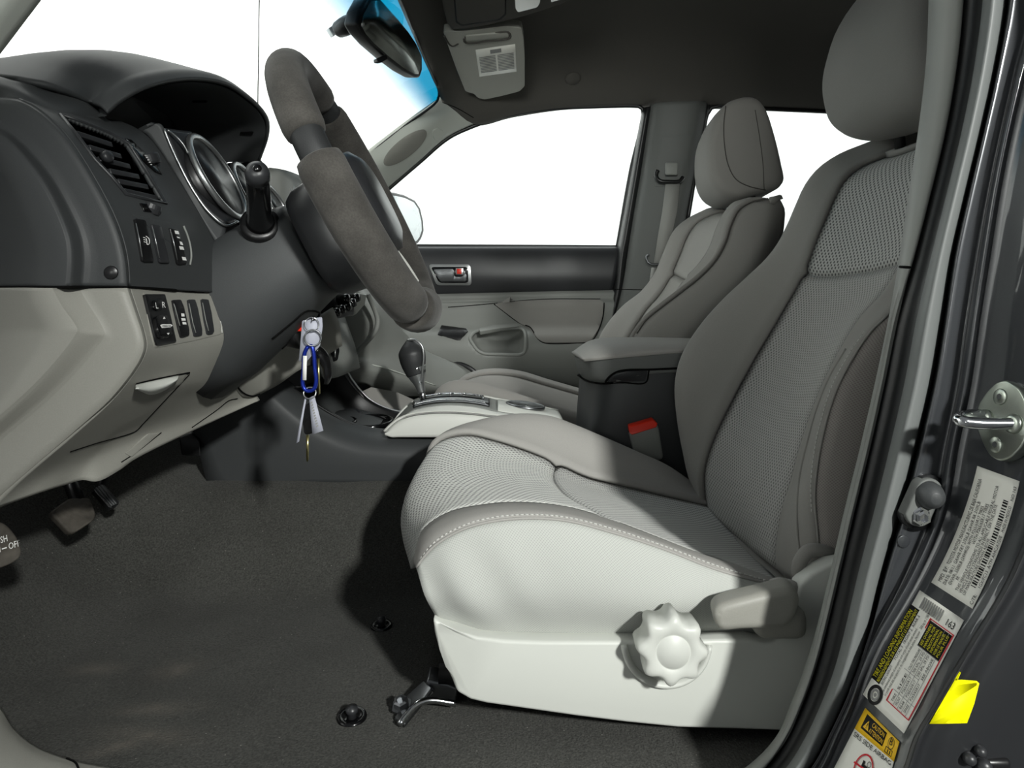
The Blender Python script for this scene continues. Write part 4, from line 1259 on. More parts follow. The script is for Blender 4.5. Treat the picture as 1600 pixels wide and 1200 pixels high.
# --- upper face
E = [(-40, 150, .712), (26, 153, .712), (56, 166, .712), (100, 205, .712), (150, 280, .712), (185, 350, .712), (199, 400, .712), (203, 449, .712)]
Fm = [(40, 160, .78), (115, 177, .78), (150, 192, .78), (180, 215, .78), (222, 280, .78), (255, 345, .78), (268, 400, .785), (272, 453, .79)]
Fr = [(185, 188, .86), (205, 196, .86), (222, 206, .865), (238, 220, .87), (280, 282, .875), (318, 345, .88), (345, 400, .89), (357, 458, .90)]
upf = loft('upper_face', [E, Fm, Fr], Wd, da, 130, 60, .004, index=True)
seam('face_edge', [upf, cap], [(30, 155), (56, 167), (100, 206), (150, 281), (185, 351), (199, 400), (203, 446)], 'dark_plastic', da, .0012, 50, 0)
# --- top pad with instrument hood
lip = [(168, 180, .80), (184, 165, .81), (219, 144, .83), (266, 130, .88), (312, 127, .94), (353, 135, 1.00), (384, 154, 1.06), (408, 176, 1.12), (417, 196, 1.16), (415, 220, 1.18), (404, 252, 1.19)]
lipw = [P(*q) for q in lip]
hood_up = [p + Vector((-.020, 0, .012)) for p in lipw]
crest = [W(-.50, .745, .662), W(-.51, .785, .690), W(-.515, .83, .722), W(-.52, .89, .747), W(-.52, .95, .763), W(-.52, 1.01, .768), W(-.52, 1.07, .762), W(-.52, 1.12, .745), W(-.52, 1.17, .715), W(-.52, 1.20, .69), W(-.52, 1.22, .665)]
mid_ = [W(-.66, .745, .675), W(-.66, .785, .69), W(-.66, .83, .705), W(-.66, .89, .722), W(-.66, .95, .734), W(-.66, 1.01, .738), W(-.66, 1.07, .735), W(-.66, 1.12, .725), W(-.66, 1.17, .705), W(-.66, 1.20, .69), W(-.66, 1.22, .672)]
far_ = [W(-.93, q.y, .640) for q in mid_]
hood = loft('instrument_hood', [lipw, [p + Vector((-.008, 0, .008)) for p in lipw], hood_up, crest, mid_, far_], Wd, da, 60, 5, .006, index=True)
# near part of the top pad
loft('top_pad', [[(-40, 151, .712), (40, 160, .713), (95, 178, .745), (140, 194, .79), (200, 214, .85)],
                 [(-42, 138, .711), (36, 148, .716), (88, 163, .75), (132, 178, .785), (176, 192, .825)],
                 [W(-.56, .705, .655), W(-.53, .715, .660), W(-.515, .73, .664), W(-.51, .745, .668), W(-.505, .765, .678)],
                 [W(-.66, .70, .664), W(-.66, .715, .668), W(-.66, .73, .672), W(-.66, .745, .676), W(-.66, .785, .69)],
                 [W(-.93, .70, .64), W(-.93, .715, .64), W(-.93, .73, .64), W(-.93, .745, .64), W(-.93, .785, .64)]], Wd, da, 24, 5, .006, index=True)
loft('top_pad', [[(404, 252, 1.19), W(-.42, 1.30, .64), W(-.42, 1.5, .63), W(-.42, 1.75, .62), W(-.44, 1.97, .60)],
                 [W(-.52, 1.22, .665), W(-.52, 1.30, .655), W(-.52, 1.5, .65), W(-.52, 1.75, .64), W(-.54, 1.97, .62)],
                 [W(-.66, 1.22, .672), W(-.66, 1.30, .66), W(-.66, 1.5, .655), W(-.66, 1.75, .645), W(-.66, 1.97, .625)],
                 [W(-.93, 1.22, .64), W(-.93, 1.30, .64), W(-.93, 1.5, .635), W(-.93, 1.75, .63), W(-.93, 1.97, .61)]], Wd, da, 24, 4, .006, index=True)
# cavity under the hood
cav = []
for k, (dx, sc) in enumerate(((-.002, .99), (-.03, .965), (-.09, .94), (-.14, .92))):
    cav.append([W(p.x + dx, .985 + (p.y - .985) * sc, .60 + (p.z - .60) * sc) for p in lipw])
cvo = loft('hood_lining', cav, 'dark_plastic', da, 50, 3, 0, index=True)
link('cluster_back', [cav[-1][i] for i in range(len(lipw))] + [W(cav[-1][0].x, .78, .50), W(cav[-1][-1].x, 1.2, .50)], [tuple(list(range(len(lipw))) + [len(lipw) + 1, len(lipw)])], 'black_plastic', da, False)
for px in ((262, 195, 322, 157), (340, 210, 392, 207)):
    pass
for (u, v) in ((313, 158), (386, 207)):
    q = hit(cvo, u, v)
    if q: rbox('lining_slot', q[0], (.02, .010, .003), 'shadow_gap', da, Matrix.Rotation(.5, 3, 'X'), .001)
# instrument bezel and gauges
tilt = math.radians(27)
dvec = Vector((-math.sin(tilt), 0, math.cos(tilt)))
nvec = Vector((math.cos(tilt), 0, math.sin(tilt)))
def circ(c, r, n=48, a0=0, a1=2 * math.pi):
    return [c + dvec * (r * math.cos(a0 + (a1 - a0) * k / n)) + Vector((0, 1, 0)) * (r * math.sin(a0 + (a1 - a0) * k / n)) for k in range(n + (0 if abs(a1 - a0 - 2 * math.pi) < 1e-6 else 1))]
gc = P(341, 277, .945)
for k, (cy, rr_) in enumerate(((0, .060), (.115, .050), (.215, .040))):
    c = gc + Vector((.004 * k, cy, -.006 * k))
    g = None
    lathe('gauge_dial', [(rr_, -.030), (rr_ * .96, -.030), (0, -.030)], c, nvec, 'gloss_black', da, 40)
    lathe('gauge_tube', [(rr_ * .97, -.032), (rr_ * .985, 0.0)], c, nvec, 'black_plastic', da, 40)
    tube('gauge_ring', circ(c, rr_), .0042, 'satin_silver', da, 10, True)
loft('cluster_bezel', [[(256, 200, .875), (268, 228, .878), (284, 262, .88), (304, 298, .885), (328, 330, .89), (354, 350, .90)],
                       [(300, 206, .93), (296, 226, .91), (302, 256, .905), (316, 290, .905), (340, 324, .91), (372, 345, .93)]], 'dark_plastic_smooth', da, 24, 4, .004, index=True)
loft('cluster_side', [[(205, 212, .865), (222, 206, .868), (240, 222, .872), (280, 284, .877), (318, 347, .882), (345, 390, .89)],
                      [(230, 200, .868), (250, 193, .872), (262, 216, .876), (292, 278, .88), (326, 334, .888), (354, 355, .90)]], 'dark_plastic', da, 24, 4, .004, index=True)
tube('bezel_trim', [(256, 201, .872), (267, 228, .874), (283, 262, .876), (303, 299, .88), (327, 332, .885), (352, 352, .895), (372, 346, .92)], .0016, 'satin_silver', da, 8, n=40)
tube('bezel_trim', [(262, 203, .872), (276, 214, .88), (288, 228, .885), (294, 240, .888)], .0012, 'satin_silver', da, 8, n=20)

# --- side air vent set in the upper face
vpx_ = [(97, 181), (168, 209), (199, 226), (256, 316), (198, 301), (153, 250), (122, 212)]
cut_hole(upf, vpx_)
vf = tube('vent_frame', [on(upf, a, b, .0005) for a, b in ((94, 179), (130, 191), (168, 206), (200, 223), (228, 265), (259, 318), (228, 311), (196, 303), (174, 276), (150, 251), (122, 214), (94, 179))], .0022, 'dark_plastic_smooth', da, 8)
cvv = []
for d_ in (0.0, .03):
    cvv.append([on(upf, a, b, -d_) for a, b in vpx_])
nv_ = len(vpx_)
link('vent_cavity', cvv[0] + cvv[1], [(i, (i + 1) % nv_, nv_ + (i + 1) % nv_, nv_ + i) for i in range(nv_)] + [tuple(range(nv_, 2 * nv_))], 'shadow_gap', vf, False)
Lp = [(97, 182), (121, 208), (141, 230), (157, 248), (173, 267), (186, 283), (196, 298)]
Rp = [(168, 210), (176, 226), (190, 244), (204, 260), (218, 276), (232, 292), (246, 309)]
for a, b in zip(Lp[1:], Rp[1:]):
    p0, p1 = on(upf, a[0], a[1], -.002), on(upf, b[0], b[1], -.002)
    w = Vector((-.3, 0, .95)) * .0030
    prism('vent_slat', [p0 + w, p1 + w, p1 - w, p0 - w], Vector((-.014, 0, -.003)), 'dark_plastic_smooth', vf, .0006, 2)
lathe('vent_tab', [(.0065, 0), (.0065, .006), (.005, .008), (0, .008)], on(upf, 163, 247, -.002), (1, -.3, .3), 'dark_plastic_smooth', vf, 16)
# vent thumb wheel
face_prism('thumb_wheel_bezel', upf, [(196, 216), (205, 218), (236, 246), (254, 272), (244, 268), (222, 248)], .002, 'gloss_black', da, .0006, .002)
tw = on(upf, 229, 250, -.004)
lathe('thumb_wheel', [(0, -.006), (.014, -.006), (.015, -.004), (.015, .004), (.014, .006), (0, .006)], tw, (.25, .2, -.94), 'dark_plastic_smooth', da, 32, False)
for k in range(5):
    decal('thumb_mark', upf, [(226 + k * 2.2, 242 + k * 3.6), (229 + k * 2.2, 242 + k * 3.6), (229 + k * 2.2, 243.4 + k * 3.6), (226 + k * 2.2, 243.4 + k * 3.6)], 'print_white', da, .0035)
face_prism('dimmer_bezel', upf, [(219, 317), (237, 319), (250, 333), (226, 330)], .0015, 'gloss_black', da, .0005, .002)
lathe('dimmer_wheel', [(0, -.005), (.010, -.005), (.011, 0), (.010, .005), (0, .005)], on(upf, 236, 326, -.003), (.3, .1, .95), 'dark_plastic_smooth', da, 24, False)
# upper switch bank
face_prism('switch_pad', upf, [(207, 335), (288, 352), (296, 372), (299, 398), (297, 414), (292, 416), (288, 395)], .0006, 'dark_plastic', da, .0004, .002)
sw = []
for k, (a, b, c, d) in enumerate((((211, 341), (228, 344), (241, 409), (224, 409)), ((237, 349), (252, 352), (266, 411), (251, 411)), ((266, 355), (280, 359), (293, 412), (279, 414)))):
    s_ = face_prism('rocker_switch', upf, [a, b, c, d], .003, 'black_plastic' if k != 1 else 'dark_plastic_smooth', da, .001, .003, 3)
    sw.append(s_)
    tube('switch_edge', [on(upf, a[0] + 1.5, a[1] + 8, .0035), on(upf, (a[0] + d[0]) / 2 + .5, (a[1] + d[1]) / 2, .0038), on(upf, d[0] - 2, d[1] - 8, .0035)], .0005, 'satin_silver', s_, 6)
tube('switch_rim', [on(upf, a, b, .0015) for a, b in ((287, 353), (292, 365), (297, 382), (299, 400), (297, 414))], .0012, 'grey_trim', da, 8, n=20)
# printed marks on the switches
def mark(parent, objs, pts, m='print_white', off=.0042):
    return decal('printed_mark', objs, pts, m, parent, off)
for (u, v, w, h) in ((276, 363, 7, 6), (278.5, 371, 5, 3), (283, 380, 5, 6), (283.5, 387.5, 7.5, 6), (287.5, 404, 7, 6)):
    mark(sw[2], upf, [(u - w / 2, v - h / 2), (u + w / 2 - 1, v - h / 2 + 1), (u + w / 2 + .8, v + h / 2), (u - w / 2 + 1.5, v + h / 2 - .6)])
for k in range(3):
    tube('printed_mark', [on(upf, 224 + k * .5, 371 + 3.4 * k, .0045), on(upf, 229 + k * .4, 372.5 + 3.2 * k, .0045)], .0004, 'print_white', sw[0], 5)
tube('printed_mark', [on(upf, a, b, .0045) for a, b in ((228, 369), (232, 372), (233.5, 376), (233, 381), (230, 382), (229.5, 377), (228.5, 373))], .0004, 'print_white', sw[0], 5, n=24)
lathe('screw_plug', [(.0068, -.002), (.0068, .001), (.006, .0018), (0, .0018)], on(cap, 174, 426, .0), (.2, -1, 0), 'black_plastic', da, 20)

# --- lower light grey panel
LG = 'grey_plastic_warm'
E2 = [(203, 450), (217, 492), (226, 520), (229, 542), (221, 565), (180, 620), (130, 666), (60, 726), (0, 778), (-40, 812)]
capl = loft('lower_end_cap', [
    [(a, b, .712) for a, b in E2],
    [(a - 5, b, .702) for a, b in E2],
    [(124, 450, .700), (142, 480, .700), (159, 507, .700), (165, 522, .700), (160, 532, .700), (122, 580, .700), (77, 625, .700), (22, 672, .700), (-18, 705, .700), (-58, 735, .700)],
    [(117, 450, .697), (135, 480, .697), (152, 507, .697), (158, 522, .697), (153, 530, .697), (115, 576, .697), (71, 620, .697), (16, 667, .697), (-24, 700, .697), (-64, 730, .697)],
    [(86, 450, .683), (103, 480, .683), (120, 504, .683), (126, 517, .683), (122, 527, .683), (90, 569, .683), (51, 611, .683), (6, 652, .683), (-34, 683, .683), (-74, 711, .683)],
    [(80, 450, .680), (97, 480, .680), (114, 503, .680), (120, 515, .680), (116, 524, .680), (84, 566, .680), (45, 607, .680), (0, 647, .680), (-40, 678, .680), (-80, 705, .680)],
    [(-80, 450, .76), (-80, 480, .76), (-80, 505, .76), (-80, 517, .76), (-80, 528, .76), (-85, 570, .755), (-90, 610, .745), (-100, 650, .735), (-110, 680, .725), (-120, 708, .72)],
], LG, da, 50, 4, .004, index=True, linear=True)
low = loft('lower_panel', [
    [(203, 450, .712), (255, 452, .775), (305, 455, .84), (357, 459, .90)],
    [(217, 492, .712), (266, 492, .775), (318, 492, .84), (369, 495, .90)],
    [(229, 538, .712), (276, 531, .775), (326, 525, .84), (374, 520, .90)],
    [(222, 562, .712), (272, 556, .775), (320, 552, .84), (365, 548, .905)],
    [(180, 620, .712), (240, 606, .775), (300, 592, .84), (350, 582, .92)],
    [(110, 684, .706), (185, 660, .775), (270, 630, .86), (385, 604, 1.01)],
    [(30, 752, .704), (118, 724, .775), (222, 682, .87), (402, 619, 1.05)],
    [(-20, 800, .704), (60, 771, .74), (105, 757, .775), (128, 750, .79), (152, 752, .80), (186, 735, .83), (212, 717, .86), (300, 674, .95), (406, 625, 1.05)],
], LG, da, 80, 6, .006, index=False)
colp = loft('column_cover', [
    [(346, 586, .93), (366, 592, .95), (384, 582, .98), (404, 556, 1.02), (425, 528, 1.06), (470, 510, 1.12), (520, 480, 1.18)],
    [(362, 602, .97), (380, 602, .99), (400, 594, 1.02), (425, 572, 1.06), (450, 548, 1.09), (490, 530, 1.13), (530, 505, 1.18)],
    [(380, 622, 1.02), (395, 622, 1.04), (415, 612, 1.06), (440, 598, 1.09), (465, 580, 1.11), (500, 562, 1.14), (535, 540, 1.18)],
], LG, da, 30, 4, .006, index=True)
tube('cover_edge', [(346, 582, .925), (358, 589, .935), (374, 586, .955), (392, 568, .985), (410, 540, 1.02)], .002, LG, da, 8, n=24)
seam('panel_gap', [low, colp], [(366, 592), (374, 608), (382, 615), (394, 619), (406, 616)], 'shadow_gap', da, .0012, 24, .0006)
# storage drawer with pull
seam('panel_gap', low, [(110, 706), (150, 693), (212, 674), (222, 664), (252, 632), (296, 585)], 'shadow_gap', da, .0007, 50, .0004)
dr = face_prism('drawer_pull_recess', low, [(212, 601), (250, 592), (293, 583), (284, 600), (262, 612), (236, 618), (220, 613)], .0012, 'grey_plastic_warm', da, .001, .002, 5)
loft('drawer_pull', [[on(low, a, b, .002) for a, b in ((212, 601), (235, 596), (262, 590), (280, 586))],
                     [on(low, a, b, .010) for a, b in ((214, 607), (236, 608), (260, 602), (276, 594))],
                     [on(low, a, b, .004) for a, b in ((218, 611), (238, 617), (258, 610), (272, 600))]], 'grey_plastic', da, 16, 4, .002)
seam('panel_gap', low, [(213, 600), (250, 591.5), (296, 582.5)], 'shadow_gap', da, .0012, 24, .0004)
face_prism('hood_release', low, [(196, 708), (232, 678), (250, 677), (206, 714)], .0015, 'grey_plastic_warm', da, .001, .002, 2)
seam('panel_gap', low, [(190, 722), (214, 706), (252, 676)], 'shadow_gap', da, .0007, 20, .0006)
seam('panel_gap', [low, colp], [(300, 668), (340, 640), (358, 626), (371, 623)], 'shadow_gap', da, .0007, 24, .0006)
seam('panel_gap', [upf, low, cap, capl], [(-20, 448.5), (100, 448.5), (203, 449), (280, 453.5), (356, 458.5)], 'shadow_gap', da, .0013, 60, .0002)
# mirror switch and buttons
pad = face_prism('switch_pad', low, [(224, 457), (260, 458), (330, 462), (345, 472), (350, 500), (347, 522), (300, 533), (242, 544), (236, 520)], .0008, 'grey_plastic_warm', da, .0006, .002, 3)
ms = face_prism('mirror_switch', low, [(226.5, 459.5), (258, 459.5), (266, 490), (276, 534), (246, 540), (236, 500)], .003, 'black_plastic', da, .001, .003, 2)
face_prism('selector_knob', low, [(240, 470), (246, 466.5), (253, 466), (257, 471), (258, 480), (253, 485), (245, 485), (241, 480)], .0055, 'gloss_black', ms, .001, .003, 3)
face_prism('mirror_pad', low, [(243, 496), (252, 491), (262, 493), (267, 505), (270, 522), (263, 528), (252, 529), (247, 515)], .007, 'gloss_black', ms, .0014, .003, 4)
for k, q in enumerate((((270, 468.5), (283, 468), (288, 480), (296, 515), (296, 524), (284, 528), (280, 515), (272, 480)), ((294, 468), (305, 468), (309, 480), (316, 514), (316, 524), (305, 526), (300, 505)), ((315, 467), (326, 468), (331, 490), (335, 518), (332, 522), (325, 523), (320, 500)))):
    b_ = face_prism('push_button', low, list(q), .003, 'black_plastic' if k == 0 else 'dark_plastic_smooth', da, .0012, .003, 2)
    tube('switch_edge', [on(low, q[0][0] + 1.5, q[0][1] + 6, .0035), on(low, q[-1][0] + 1.5, q[-1][1], .0036), on(low, q[-2][0] + 1, q[-2][1] - 6, .0035)], .0005, 'grey_trim', b_, 6)
    if k == 0: pb0 = b_
for (u, v, w, h, par) in ((285.5, 492, 5, 5, pb0), (286.5, 499, 6.5, 4, pb0), (288, 505, 6, 4, pb0)):
    mark(par, low, [(u - w / 2, v - h / 2), (u + w / 2, v - h / 2 + .4), (u + w / 2 + .6, v + h / 2), (u - w / 2 + .6, v + h / 2)], 'print_white', .0042)
mark(ms, low, [(250, 508), (254, 506.5), (267, 506.5), (270, 508.5), (266, 511.5), (253, 512.5)], 'print_white', .0080)
mark(ms, low, [(254.5, 498.5), (256.5, 494.5), (258.8, 498)], 'print_white', .0080)
mark(ms, low, [(260.6, 520.5), (265, 520), (263, 523.5)], 'print_white', .0080)
tube('pad_groove', [on(low, a, b, .0008) for a, b in ((334, 465), (341, 485), (347, 520))], .0010, 'grey_plastic', da, 6, n=14)

# --- steering column shroud
axis = Vector((math.cos(tilt), 0, math.sin(tilt)))
def ring_sec(c, hw, top, botm, n=28, pw=3.0):
    out = []
    for k in range(n):
        a = 2 * math.pi * k / n
        ca, sa = math.cos(a), math.sin(a)
        y = math.copysign(abs(ca) ** (2 / pw), ca) * hw
        h = math.copysign(abs(sa) ** (2 / pw), sa)
        h = h * (top if h > 0 else botm)
        out.append(c + Vector((0, y, 0)) + dvec * h)
    return out
def sec_loft(name, secs, m, parent, cap_ends=True):
    n = len(secs[0])
    vs = [p for s in secs for p in s]
    fs = []
    for i in range(len(secs) - 1):
        for k in range(n):
            fs.append((i * n + k, i * n + (k + 1) % n, (i + 1) * n + (k + 1) % n, (i + 1) * n + k))
    if cap_ends:
        fs.append(tuple(reversed(range(n))))
        fs.append(tuple(range((len(secs) - 1) * n, len(secs) * n)))
    o = link(name, vs, fs, m, parent, True)
    fix_normals(o)
    return o
stc = thing('steering_column', W(-.40, .95, .46), 'dark textured steering column shroud between dashboard and wheel', 'steering column')
gcn = P(474, 378, .89); gcn.y = .95
s_in = gcn - axis * .006
shroud = sec_loft('shroud', [ring_sec(s_in + axis * t - dvec * d_, hw, tp, bt) for t, hw, tp, bt, d_ in
                             ((-.20, .090, .060, .125, .0), (-.15, .088, .062, .115, .0), (-.10, .085, .062, .100, 0), (-.05, .080, .064, .085, 0), (-.012, .074, .064, .072, 0), (0.0, .071, .061, .069, 0))], 'dark_plastic', stc)
seam('shroud_groove', shroud, [(440, 545), (470, 518), (500, 490), (480, 486), (455, 505), (425, 530)], 'shadow_gap', stc, .0015, 30, .0004)
# turn signal stalk
bs = on(shroud, 407, 352, .0)
tip = P(402, 268, .775)
stk = lathe('stalk_boot', [(.0245, -.012), (.0245, .004), (.023, .007), (.018, .008), (0, .008)], bs, (tip - bs), 'black_plastic', stc, 28)
tube('turn_stalk', [bs, bs.lerp(tip, .25), bs.lerp(tip, .5), bs.lerp(tip, .85), bs.lerp(tip, 1.0), bs.lerp(tip, 1.07)], [.0185, .0155, .0140, .0135, .0125, .004], 'gloss_black', stc, 20, n=24)
tc_ = bs.lerp(tip, .97)
lathe('stalk_cap', [(.0132, -.010), (.0134, 0), (.0118, .0065), (.006, .0095), (0, .010)], tc_, (tip - bs), 'dark_plastic_smooth', stc, 24)
# ignition barrel
lathe('ignition_lock', [(.022, -.03), (.022, .012), (.018, .016), (.008, .016), (0, .010)], P(466, 520, .985), (.8, -.45, -.1), 'black_plastic', stc, 24)
rbox('key_head', P(472, 512, .955), (.014, .006, .010), 'red_plastic', stc, None, .002)

# ================================================================== steering wheel
C = P(561, 302, .95)
R0 = .1785
sw_ = thing('steering_wheel', C - axis * .02, 'black steering wheel in a thick suede grip cover', 'steering wheel')
def wp(th, r=R0, off=0.0):
    a = math.radians(th)
    return C + dvec * (r * math.cos(a)) + Vector((0, -1, 0)) * (r * math.sin(a)) + axis * off
rim = tube('rim', [wp(360 * k / 90) for k in range(90)], .0190, 'leather', sw_, 16, True)
def pad_(a0, a1, r, m='suede', name='grip_cover'):
    n = max(12, int(abs(a1 - a0) / 4))
    ths = [a0 + (a1 - a0) * k / n for k in range(n + 1)]
    rad = [r] * (n + 1)
    ths2 = [a0 + .2] + [a0 + 1.0] + ths[1:-1] + [a1 - 1.0] + [a1 - .2]
    rad2 = [.0196] + [r * .93] + [r] * (n - 1) + [r * .93] + [.0196]
    return tube(name, [wp(t) for t in ths2], rad2, m, sw_, 24)
pad_(-26, 76, .0240)
pad_(85, 161, .0272)
pad_(-161, -34, .0240)
pad_(162.5, 198, .0290)
# stitched inner edge of the leather
V_, F_ = [], []
for k in range(48):
    t = 20 + k * 2.6
    p, q = wp(t, R0 - .0150, .012), wp(t + 1.6, R0 - .0150, .012)
    v, f = tube_data([p, q], .0011, 5)
    s0 = len(V_); V_ += v; F_ += [tuple(i + s0 for i in x) for x in f]
o = link('stitching', V_, F_, 'thread_dark', sw_); o['kind'] = 'stuff'
# hub
sec_loft('hub_cover', [ring_sec(gcn + axis * t, hw, tp, bt) for t, hw, tp, bt in ((.002, .078, .066, .074), (.012, .084, .072, .078), (.05, .088, .078, .084), (.078, .078, .062, .080))], 'dark_plastic_smooth', sw_)
hc = C + axis * .012
sec_loft('airbag_pad', [ring_sec(hc + axis * t - dvec * .012, hw, tp, bt, pw=2.6) for t, hw, tp, bt in ((-.05, .080, .060, .075), (-.02, .085, .066, .082), (.004, .080, .062, .078), (.014, .062, .048, .060))], 'dark_plastic_smooth', sw_)
for side in (-1, 1):
    a = C + Vector((0, side * .07, 0)) - dvec * .01
    b = C + Vector((0, side * (R0 - .01), 0)) + dvec * .01
    tube('spoke', [a - axis * .015, a.lerp(b, .5) - axis * .004, b], [.020, .017, .016], 'dark_plastic_smooth', sw_, 14, n=14, flat=.6)
for side in (-1, 1):
    a = C + Vector((0, side * .045, 0)) - dvec * .06
    b = C + Vector((0, side * .085, 0)) - dvec * (R0 - .022)
    tube('spoke', [a - axis * .010, a.lerp(b, .5) - axis * .002, b], [.013, .012, .012], 'silver_paint', sw_, 12, n=12, flat=.6)

# ================================================================== centre stack and passenger side of the dashboard
loft('center_stack', [
    [W(-.41, 1.19, .66), W(-.405, 1.19, .56), W(-.385, 1.19, .47), W(-.36, 1.19, .40), W(-.335, 1.20, .335), W(-.32, 1.21, .30)],
    [W(-.395, 1.205, .66), W(-.39, 1.205, .56), W(-.37, 1.205, .47), W(-.345, 1.205, .40), W(-.32, 1.215, .335), W(-.31, 1.225, .30)],
    [W(-.39, 1.32, .665), W(-.385, 1.32, .56), W(-.365, 1.32, .47), W(-.34, 1.32, .40), W(-.315, 1.32, .335), W(-.305, 1.32, .30)],
    [W(-.395, 1.445, .66), W(-.39, 1.445, .56), W(-.37, 1.445, .47), W(-.345, 1.445, .40), W(-.32, 1.435, .335), W(-.31, 1.425, .30)],
    [W(-.43, 1.47, .66), W(-.43, 1.47, .56), W(-.42, 1.47, .47), W(-.40, 1.47, .40), W(-.38, 1.46, .335), W(-.36, 1.45, .30)],
], 'grey_trim', da, 30, 5, .006, index=True)
cst = bpy.data.objects['center_stack']
# silver centre vent bezel peeping behind the stalk
prism('center_vent_bezel', [P(424, 268, 1.20), P(442, 270, 1.23), P(462, 292, 1.26), P(470, 300, 1.28), P(452, 318, 1.24), P(436, 312, 1.21), P(427, 300, 1.2)], Vector((-.02, .006, -.006)), 'satin_silver', da, .003)
prism('center_vent_core', [P(437, 285, 1.205), P(447, 284, 1.22), P(456, 298, 1.24), P(447, 304, 1.225), P(441, 300, 1.21)], Vector((-.002, .001, 0)) , 'gloss_black', da, 0)
# heater controls
prism('radio_panel', [P(505, 480, 1.24), P(530, 455, 1.30), P(556, 455, 1.36), P(553, 493, 1.36), P(518, 500, 1.27)], Vector((-.015, .01, 0)), 'dark_plastic_smooth', da, .003)
for (u, v, y) in ((521, 489, 1.25), (529, 484, 1.27), (538, 480, 1.29), (546, 474, 1.32), (552, 466, 1.34), (536, 467, 1.29)):
    lathe('heater_knob', [(.0085, -.01), (.0085, .008), (.007, .012), (0, .013)], P(u, v, y - .01), (.85, -.2, .1), 'gloss_black', da, 16)
    rbox('knob_pointer', P(u + 3, v - 1, y - .018), (.003, .003, .008), 'satin_silver', da, None, .0008)
prism('silver_side_trim', [P(553, 456, 1.36), P(574, 460, 1.40), P(570, 476, 1.40), P(556, 492, 1.37), P(553, 480, 1.36)], Vector((-.012, .01, -.004)), 'silver_paint', da, .003)
tube('stack_edge', [(575, 460, 1.41), (590, 500, 1.43), (585, 520, 1.43), (560, 548, 1.42), (535, 580, 1.42)], .005, 'grey_trim', da, 10, n=30)
prism('accessory_switch', rounded([P(519, 541, 1.235), P(529, 538, 1.245), P(531, 548, 1.245), P(528, 563, 1.24), P(520, 566, 1.235)], .003), Vector((-.01, .004, 0)), 'gloss_black', da, .001)
tube('switch_mark', [P(524, 545, 1.234), P(523.5, 558, 1.232)], .0012, 'satin_silver', da, 6)
# passenger side lower dash and glove box seen past the wheel
gb = loft('glove_box', [
    [W(-.46, 1.44, .55), W(-.40, 1.47, .55), W(-.40, 1.60, .55), W(-.40, 1.78, .55), W(-.42, 1.955, .55)],
    [(500, 480, 1.44), (572, 478, 1.47), (590, 474, 1.60), (604, 474, 1.78), (606, 470, 1.955)],
    [(500, 500, 1.44), (578, 500, 1.47), (600, 496, 1.60), (616, 500, 1.78), (612, 510, 1.955)],
    [(490, 530, 1.44), (566, 530, 1.47), (604, 524, 1.60), (640, 528, 1.78), (645, 542, 1.94)],
    [(480, 558, 1.44), (552, 558, 1.46), (600, 556, 1.58), (670, 566, 1.76), (745, 582, 1.92)],
    [(480, 570, 1.44), (556, 566, 1.455), (610, 572, 1.57), (680, 592, 1.74), (738, 602, 1.88)],
    [(480, 590, 1.44), (566, 578, 1.46), (616, 590, 1.57), (676, 606, 1.72), (720, 612, 1.84)],
    [(480, 620, 1.48), (560, 600, 1.50), (600, 620, 1.62), (650, 622, 1.75), (690, 620, 1.86)],
], 'grey_trim', da, 24, 5, .008, index=True)
tube('door_gap', [(625, 522, 1.93), (645, 541, 1.925), (700, 563, 1.91), (735, 577, 1.90), (748, 590, 1.90), (756, 602, 1.90)], .008, 'black_rubber', da, 8, n=30, flat=.5)
tube('glove_highlight', [on(gb, a, b, .001) for a, b in ((557, 566), (590, 572), (640, 588), (680, 602))], .0014, 'pillar_plastic', da, 6, n=20)  # pale bead, highlight of the glove box edge put into its colour
prism('footwell_mat', [P(555, 615, 1.46), P(580, 604, 1.50), P(620, 612, 1.56), P(655, 628, 1.60), P(640, 650, 1.52), P(600, 648, 1.46), P(570, 635, 1.45)], Vector((0, .02, -.01)), 'fabric_dark', da, .003)

# ================================================================== text helper
FONT_CACHE = {}
def text_mesh(body):
    if body in FONT_CACHE: return FONT_CACHE[body]
    cu = bpy.data.curves.new('text', 'FONT')
    cu.body = body
    cu.size = 1.0
    cu.align_x = 'LEFT'
    cu.resolution_u = 2
    ob = bpy.data.objects.new('text', cu)
    COL.objects.link(ob)
    dg = bpy.context.evaluated_depsgraph_get()
    me = bpy.data.meshes.new_from_object(ob.evaluated_get(dg))
    vs = [v.co.copy() for v in me.vertices]
    fs = [tuple(p.vertices) for p in me.polygons]
    bpy.data.objects.remove(ob)
    bpy.data.curves.remove(cu)
    bpy.data.meshes.remove(me)
    FONT_CACHE[body] = (vs, fs)
    return vs, fs

